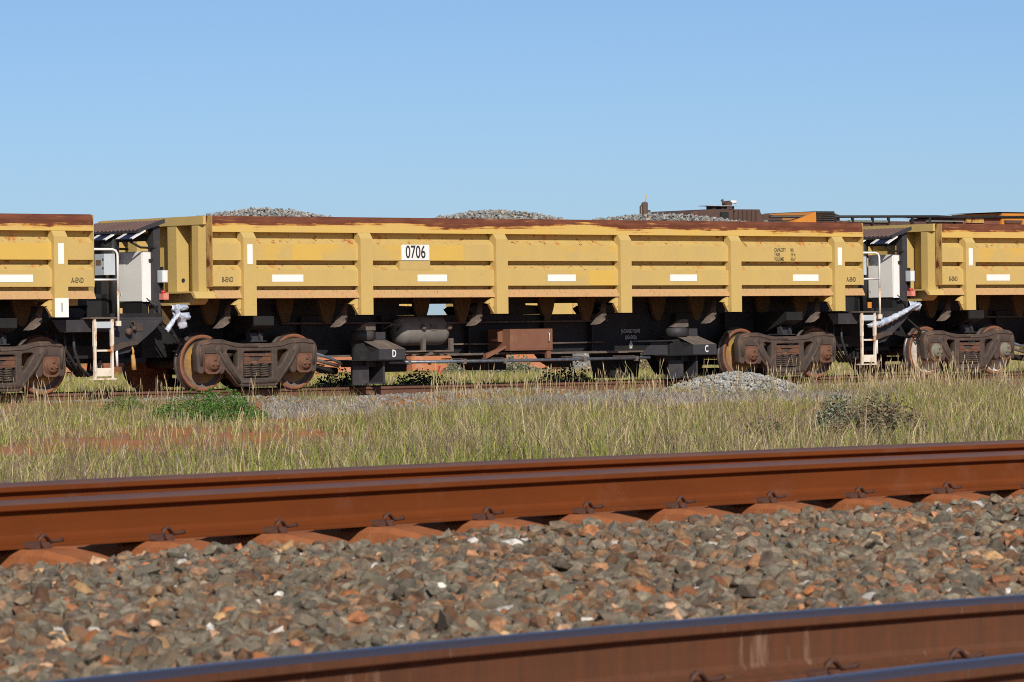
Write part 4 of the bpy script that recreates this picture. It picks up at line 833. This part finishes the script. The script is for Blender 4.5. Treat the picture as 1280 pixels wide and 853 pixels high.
def sleeper_stacks():
    me_ = {}
    def sl(Lx):
        if Lx not in me_:
            mb = MB(); n = 8; vs = []
            for i in range(n + 1):
                x = -Lx / 2 + Lx * i / n; top = 0.20 if abs(x) > Lx * 0.2 else 0.17
                vs += [(x, -0.13, 0), (x, -0.11, top), (x, 0.11, top), (x, 0.13, 0)]
            fs = [(i * 4 + k, i * 4 + (k + 1) % 4, (i + 1) * 4 + (k + 1) % 4, (i + 1) * 4 + k) for i in range(n) for k in range(4)] + [(0, 1, 2, 3), tuple(n * 4 + k for k in range(4))]
            mb.add(vs, fs); me_[Lx] = mb.mesh('spare_sleeper', M['stack_sleeper'])
        return me_[Lx]
    spots = [(72, 107.5, 5, 2, 'in the tall stack behind the left ladder', 'sleepers in the left stack'), (75.3, 108.5, 5, 2, 'in the stack right of the left ladder', 'sleepers in the stack right of the left ladder'),
             (69.5, 90.0, 3, 2, 'in the low stack behind the post marked D', 'sleepers in the stack behind cylinder D'), (72.6, 89.3, 3, 2, 'in the low stack behind the air tank', 'sleepers in the stack behind the tank'), (76.6, 90.6, 3, 2, 'in the low stack below the brown equipment box', 'sleepers in the stack below the brown box')]
    for (x, y, tiers, rows, where, grp) in spots:
        for t in range(tiers):
            z = -0.28 + t * 0.235
            if t:
                for s in (-0.7, 0.7):
                    o = link('timber_bearer', BEAR, None, (x + s, y + 0.16, z - 0.036)); tag(o, ('left' if s < 0 else 'right') + ' timber bearer ' + ('under tier one', 'under tier two', 'under tier three', 'under tier four')[tiers - 1 - t] + ' ' + where, 'timber', 'bearers ' + grp)
            for k in range(rows):
                o = link('spare_sleeper', sl(2.7), None, (x + random.uniform(-0.15, 0.15), y + k * 0.32, z)); o.rotation_euler.z = random.uniform(-0.03, 0.03)
                tag(o, ('front', 'rear')[k] + ' concrete sleeper of the ' + ('top', 'second', 'third', 'fourth', 'bottom')[tiers - 1 - t] + ' tier ' + where, 'sleeper', grp)
BEAR = MB().box(-0.05, 0.05, -0.32, 0.32, 0.0, 0.036).mesh('timber_bearer', M['timber'])
sleeper_stacks()
p = at(550, 476, 84)
stk = empty('marker_stake', (p.x, 84, -0.28), 'short red marker stake standing in the grass behind the wagon', 'marker stake')
MB().prism([(-0.055, 0), (0.055, 0), (0.05, 0.30), (-0.05, 0.30)], 'y', -0.03, 0.03).build('stake', M['red'], stk); MB().box(-0.03, 0.03, -0.02, 0.02, 0.302, 0.40).build('stake_tip', M['red'], stk)

# ------------------------------------------------------------------ grass and weeds
def blades(P, h, w, lean, cols, tipcol=0.0, seg_bend=0.35):
    """tapered bent blades; returns vertices, triangles, tints"""
    n = len(P); a = rng.uniform(0, 2 * PI, n); fa = rng.uniform(0, 2 * PI, n)
    dx, dy = np.cos(a) * lean * h, np.sin(a) * lean * h; wx, wy = np.cos(fa) * w / 2, np.sin(fa) * w / 2
    z = np.zeros(n)
    b0 = P - np.c_[wx, wy, z]; b1 = P + np.c_[wx, wy, z]
    mid = P + np.c_[dx * seg_bend, dy * seg_bend, h * 0.58]; m0 = mid - np.c_[wx, wy, z] * 0.75; m1 = mid + np.c_[wx, wy, z] * 0.75
    tip = P + np.c_[dx, dy, h * np.sqrt(np.clip(1 - (lean * 0.6) ** 2, 0.3, 1))]
    V = np.stack([b0, b1, m0, m1, tip], 1).reshape(-1, 3); o = (np.arange(n) * 5)[:, None]
    F = np.concatenate([o + np.array([[0, 1, 3]]), o + np.array([[0, 3, 2]]), o + np.array([[2, 3, 4]])])
    T = np.repeat(cols, 5, 0)
    return V, F, T
def heads(P, h, lean, cols, stalk, r=0.012, hl=0.10):
    """thin stalks with a narrow seed head"""
    n = len(P); a = rng.uniform(0, 2 * PI, n); fa = rng.uniform(0, PI, n); w = 0.0045
    top = P + np.c_[np.cos(a) * lean * h, np.sin(a) * lean * h, h]; d = (top - P); d /= np.linalg.norm(d, axis=1)[:, None]
    side = np.c_[np.cos(fa), np.sin(fa), np.zeros(n)]
    hb = top - d * hl * rng.uniform(0.6, 1.4, (n, 1)); hm = (hb + top) / 2
    V = np.stack([P - side * w, P + side * w, hb + side * w * 0.7, hb - side * w * 0.7, hm - side * r, hm + side * r, top], 1).reshape(-1, 3); o = (np.arange(n) * 7)[:, None]
    F = np.concatenate([o + np.array([q]) for q in ([0, 1, 2], [0, 2, 3], [3, 2, 5], [3, 5, 4], [4, 5, 6])])
    T = np.concatenate([np.repeat(stalk[:, None], 4, 1), np.repeat(cols[:, None], 3, 1)], 1).reshape(-1, 3)
    return V, F, T
def merge(parts):
    Vs, Fs, Ts, o = [], [], [], 0
    for v, f, t in parts: Vs.append(v); Fs.append(f + o); Ts.append(t); o += len(v)
    return np.concatenate(Vs), np.concatenate(Fs), np.concatenate(Ts)
GREENS = np.array([(0.25, 0.30, 0.05), (0.31, 0.33, 0.065), (0.17, 0.22, 0.04), (0.37, 0.35, 0.10)])
STRAWS = np.array([(0.48, 0.39, 0.19), (0.40, 0.32, 0.15), (0.56, 0.48, 0.28), (0.34, 0.26, 0.14)])
HEADS = np.array([(0.26, 0.19, 0.16), (0.34, 0.26, 0.19), (0.20, 0.15, 0.135), (0.42, 0.34, 0.22)])
def span(Y, x): return at(x, 450, Y).x
def scatter(n, ya, yb, margin=2.0):
    y = ya + (yb - ya) * rng.random(n) ** 1.0
    sl0, sl1 = span(1.0, 0), span(1.0, 1280)
    x = y * sl0 - margin + (y * (sl1 - sl0) + 2 * margin) * rng.random(n); return x, y
def nz2(x, y, s, seed):
    return np.array([noise.noise((a * s, b * s, seed)) for a, b in zip(x, y)])
def blob(x, y, cx, cy, rx, ry):
    d = np.sqrt(((x - cx - (y - cy) * 0.70) / rx) ** 2 + ((y - cy) / ry) ** 2); return np.clip((1.15 - d) / 0.4, 0, 1)
PATCHES = [(26.6, 37.4, 2.5, 4.4, 1), (22.6, 35.4, 1.6, 3.0, 1), (39.3, 40.2, 1.4, 3.6, 1), (37.3, 49.8, 2.0, 4.4, 2), (32.0, 51.0, 1.6, 4.6, 2), (45.4, 51.5, 1.8, 3.5, 2), (48.4, 51.0, 1.6, 3.0, 2), (42.0, 52.2, 1.8, 2.4, 2)]
def bare(x, y):
    """how bare the soil is: worn dirt patches and stony ground by the siding"""
    v = np.zeros_like(x)
    for cx, cy, rx, ry, k in PATCHES: v = np.maximum(v, blob(x, y, cx, cy, rx, ry))
    return np.clip(v * (1.0 + 0.5 * nz2(x, y, 0.8, 4.0)), 0, 1)
def verge():
    parts = []
    # clumped blades
    nc = 24000; cx, cy = scatter(nc, 20.5, 54.6); keep = rng.random(nc) > bare(cx, cy) * 0.95; cx, cy = cx[keep], cy[keep]; nc = len(cx)
    per = 13; n = nc * per
    tone = np.clip(0.5 + 1.5 * nz2(cx, cy, 0.28, 1.0) + 0.22 * rng.normal(0, 1, nc) - 0.2 * np.clip((cy - 47) / 6, 0, 1), 0, 1)
    brown = np.repeat(np.clip(nz2(cx, cy, 0.45, 12.0) * 3 - 0.2, 0, 1), 13)
    hgt = (0.06 + 0.14 * rng.random(nc) ** 1.6) * (1 + 0.9 * nz2(cx, cy, 0.4, 2.0)) * np.where(cy > 47, 0.85, 1.0)
    front = np.zeros(nc)
    for px_, py_, rx_, ry_, k_ in PATCHES: front = np.maximum(front, blob(cx, cy, px_ - 4.6 * 0.70, py_ - 4.6, rx_ * 1.2, ry_))
    hgt *= 1 - 0.72 * front; hgt *= np.where(rng.random(nc) < 0.05, 1.8, 1.0) * np.where(cy < 29, 1.25, 1.0)
    X = np.repeat(cx, per) + rng.normal(0, 0.05, n); Y = np.repeat(cy, per) + rng.normal(0, 0.05, n)
    tn = np.repeat(tone, per); g = rng.random(n) < (0.22 + 0.62 * tn)
    cols = np.where(g[:, None], GREENS[rng.integers(0, 4, n)], STRAWS[rng.integers(0, 4, n)]) * rng.uniform(0.4, 1.4, (n, 1))
    bk = rng.random(n) < 0.06 + brown * 0.5; cols[bk] = np.array([(0.24, 0.17, 0.12), (0.17, 0.12, 0.09), (0.30, 0.22, 0.15)])[rng.integers(0, 3, bk.sum())]
    parts.append(blades(np.c_[X, Y, gz(X, Y)], np.repeat(hgt, per) * rng.uniform(0.4, 1.6, n), rng.uniform(0.004, 0.010, n), rng.uniform(0.05, 0.75, n), cols))
    V, F, T = merge(parts)
    tag(link('verge_grass', np_mesh('verge_grass', V, F, T, M['grass'])), 'yellow green grass covering the verge before the siding', kind='stuff')
    # seed stalks
    n = 7000; x, y = scatter(n, 23.5, 54.5); k = rng.random(n) > bare(x, y) * 0.75; x, y = x[k], y[k]; k = nz2(x, y, 0.8, 5.0) > -0.25; x, y = x[k], y[k]; n = len(x)
    tall = rng.random(n) < 0.10
    V, F, T = heads(np.c_[x, y, gz(x, y)], rng.uniform(0.12, 0.26, n) * np.where(tall, 1.6, 1.0) * np.where(y > 48, 0.7, 1.0), rng.uniform(0.02, 0.45, n), HEADS[rng.integers(0, 4, n)] * rng.uniform(0.8, 1.2, (n, 1)), STRAWS[rng.integers(0, 4, n)] * rng.uniform(0.8, 1.2, (n, 1)), 0.006, 0.07)
    tag(link('seed_stalks', np_mesh('seed_stalks', V, F, T, M['grass'])), 'dry purplish seed heads standing above the verge grass', kind='stuff')
    # tall pale stalks along the siding rail
    parts = []
    for (xa, xb, n) in ((120, 230, 55), (300, 350, 16), (530, 620, 90), (640, 860, 130), (860, 960, 40), (960, 1280, 420), (1080, 1200, 200), (0, 120, 70)):
        px = rng.uniform(xa, xb, n); yy = rng.uniform(51.0, 55.2, n); xx = np.array([span(b, a) for a, b in zip(px, yy)])
        parts.append(heads(np.c_[xx, yy, gz(xx, yy)], rng.uniform(0.25, 0.6, n), rng.uniform(0.03, 0.4, n), np.array([(0.46, 0.37, 0.23)]) * rng.uniform(0.75, 1.3, (n, 1)), STRAWS[rng.integers(0, 4, n)], 0.008, 0.14))
    V, F, T = merge(parts)
    tag(link('tall_stalks', np_mesh('tall_stalks', V, F, T, M['grass'])), 'tall straw coloured grass stalks along the siding rail', kind='stuff')
    # pale, matted dry herb along the stones before the siding
    n = 26000; px = np.concatenate([rng.normal(745, 75, n // 2), rng.uniform(330, 470, n // 6), rng.uniform(560, 1130, n // 3)]); n = len(px); yy = 49.6 + rng.normal(0, 1.1, n)
    xx = np.array([span(b, a) for a, b in zip(px, yy)]); k = nz2(xx, yy, 1.1, 6.0) > -0.1; xx, yy = xx[k], yy[k]; n = len(xx)
    c = np.array([(0.46, 0.43, 0.36), (0.38, 0.35, 0.29), (0.30, 0.25, 0.22), (0.40, 0.38, 0.28)])[rng.integers(0, 4, n)]
    V, F, T = blades(np.c_[xx, yy, gz(xx, yy)], rng.uniform(0.06, 0.22, n), rng.uniform(0.008, 0.018, n), rng.uniform(0.4, 1.2, n), c)
    tag(link('dry_herb', np_mesh('dry_herb', V, F, T, M['grass'])), 'pale grey dried herb matted beside the siding stones', kind='stuff')
    # grass beyond the siding
    nc = 9000; cx, cy = scatter(nc, 58.4, 99, 3); cx2, cy2 = cx, cy; per = 10; n = len(cx) * per
    X = np.repeat(cx, per) + rng.normal(0, 0.14, n); Y = np.repeat(cy, per) + rng.normal(0, 0.14, n); g = rng.random(n) < 0.55
    cols = np.where(g[:, None], GREENS[rng.integers(0, 4, n)] * 1.15, STRAWS[rng.integers(0, 4, n)]) * rng.uniform(0.75, 1.25, (n, 1))
    V, F, T = blades(np.c_[X, Y, gz(X, Y)], rng.uniform(0.10, 0.34, n), rng.uniform(0.012, 0.022, n), rng.uniform(0.05, 0.7, n), cols)
    tag(link('far_grass', np_mesh('far_grass', V, F, T, M['grass'])), 'yellow green grass beyond the siding and round the sleeper stacks', kind='stuff')
    # scrub far off
    n = 30000; x, y = scatter(n, 99, 240, 6); g = rng.random(n) < 0.5
    cols = np.where(g[:, None], GREENS[rng.integers(0, 4, n)], STRAWS[rng.integers(0, 4, n)])
    V, F, T = blades(np.c_[x, y, gz(x, y)], rng.uniform(0.2, 0.45, n), rng.uniform(0.03, 0.06, n), rng.uniform(0.05, 0.7, n), cols)
    tag(link('distant_scrub', np_mesh('distant_scrub', V, F, T, M['grass'])), 'sparse grass on the plain beyond the far train', kind='stuff')
verge()
def bush(name, x, y, rx, ry, h, n, cols, label, cat, group=None, leaf=(0.012, 0.026), stems=14, z=None):
    """many small leaves spread through a low crown, on thin stems"""
    z0 = float(gz(x, y)) if z is None else z
    r = empty(name, (x, y, z0), label, cat, group)
    st = MB()
    for k in range(stems):
        a = random.uniform(0, 6.28); q = random.uniform(0.2, 0.85)
        st.tube([(0.05 * math.cos(a), 0.05 * math.sin(a), -0.02), (rx * q * 0.5 * math.cos(a), ry * q * 0.5 * math.sin(a), h * 0.5), (rx * q * math.cos(a), ry * q * math.sin(a), h * random.uniform(0.6, 1.0))], [0.008, 0.006, 0.003], 5)
    st.build('stems', pm('dry_stem', (0.16, 0.11, 0.07), (0.12, 0.09, 0.05), 20, rough=0.85), r)
    t = np.sqrt(rng.random(n)); a = rng.uniform(0, 2 * PI, n); lump = 1 + 0.28 * np.sin(a * 3 + x) + 0.15 * np.sin(a * 7 + y)
    zz_ = h * (1 - 0.75 * t ** 2) * rng.random(n) ** 0.6 * (1 + 0.25 * np.sin(5 * a + 9 * t))
    P = np.c_[rx * t * lump * np.cos(a), ry * t * lump * np.sin(a), zz_]
    s = rng.uniform(*leaf, n); R = rot_mats(n, 0.9); q = np.array([(-1, 0, 0), (0, -0.45, 0.1), (1, 0, 0), (0, 0.45, 0.1)])
    V = (np.einsum('nij,vj->nvi', R, q) * s[:, None, None] + P[:, None, :]).reshape(-1, 3); F = np.arange(n * 4).reshape(-1, 4)
    T = np.repeat(cols[rng.integers(0, len(cols), n)] * rng.uniform(0.7, 1.3, (n, 1)), 4, 0)
    o = link('foliage', np_mesh('foliage', V, F, T, M['leaf']), r)
    return r
WEED = np.array([(0.09, 0.19, 0.035), (0.12, 0.23, 0.045), (0.06, 0.13, 0.025)])
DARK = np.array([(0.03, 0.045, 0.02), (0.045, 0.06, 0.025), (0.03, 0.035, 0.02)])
SAGE = np.array([(0.23, 0.25, 0.16), (0.17, 0.19, 0.11), (0.29, 0.29, 0.20)])
BRSH = np.array([(0.22, 0.16, 0.10), (0.17, 0.13, 0.085), (0.28, 0.22, 0.14), (0.16, 0.18, 0.09)])
def pxg(x, y, z=-0.24):
    d = fw + rt * ((x - 640) / FPX) - up * ((y - 426.5) / FPX); k = (z - EYE) / d.z; q = Vector((0, 0, EYE)) + d * k; return q.x, q.y
x, y = pxg(268, 526); bush('creeping_weed', x, y, 0.62, 0.95, 0.42, 7500, WEED, 'bright green creeping weed patch below the left bogie', 'weed patch')
x, y = pxg(160, 516); bush('creeping_weed', x, y, 0.38, 0.5, 0.28, 1800, WEED, 'smaller green weed patch below the left ladder', 'weed patch')
x, y = pxg(1100, 553); bush('low_shrub', x, y, 0.42, 0.55, 0.44, 6500, BRSH, 'brownish twiggy low shrub in the verge at right', 'shrub')
x, y = pxg(1050, 543); bush('low_shrub', x, y, 0.24, 0.35, 0.42, 3000, SAGE, 'grey green low shrub left of the brownish shrub', 'shrub')
x, y = pxg(958, 556); bush('low_shrub', x, y, 0.24, 0.35, 0.24, 1600, BRSH, 'small brown dried shrub in the verge right of centre', 'shrub')
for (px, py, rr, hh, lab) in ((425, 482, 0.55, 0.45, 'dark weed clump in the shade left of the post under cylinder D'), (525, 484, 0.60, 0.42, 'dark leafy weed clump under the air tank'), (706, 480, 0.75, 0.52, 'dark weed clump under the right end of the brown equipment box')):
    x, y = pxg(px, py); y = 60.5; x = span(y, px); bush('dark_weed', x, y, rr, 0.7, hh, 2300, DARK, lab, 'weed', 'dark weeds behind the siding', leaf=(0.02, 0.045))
for (px, Y, rr, hh, lab) in ((594, 88, 1.1, 0.75, 'pale grey leafy bush beyond the siding, right of the red stake'), (632, 86, 0.8, 0.6, 'smaller sage bush behind the brown equipment box stays'), (815, 84, 1.6, 0.75, 'straw coloured bush beyond the siding, left of cylinder C')):
    bush('far_bush', span(Y, px), Y, rr, 0.9, hh, 3000, SAGE if px < 700 else STRAWS * 0.8, lab, 'bush', None, leaf=(0.03, 0.06))
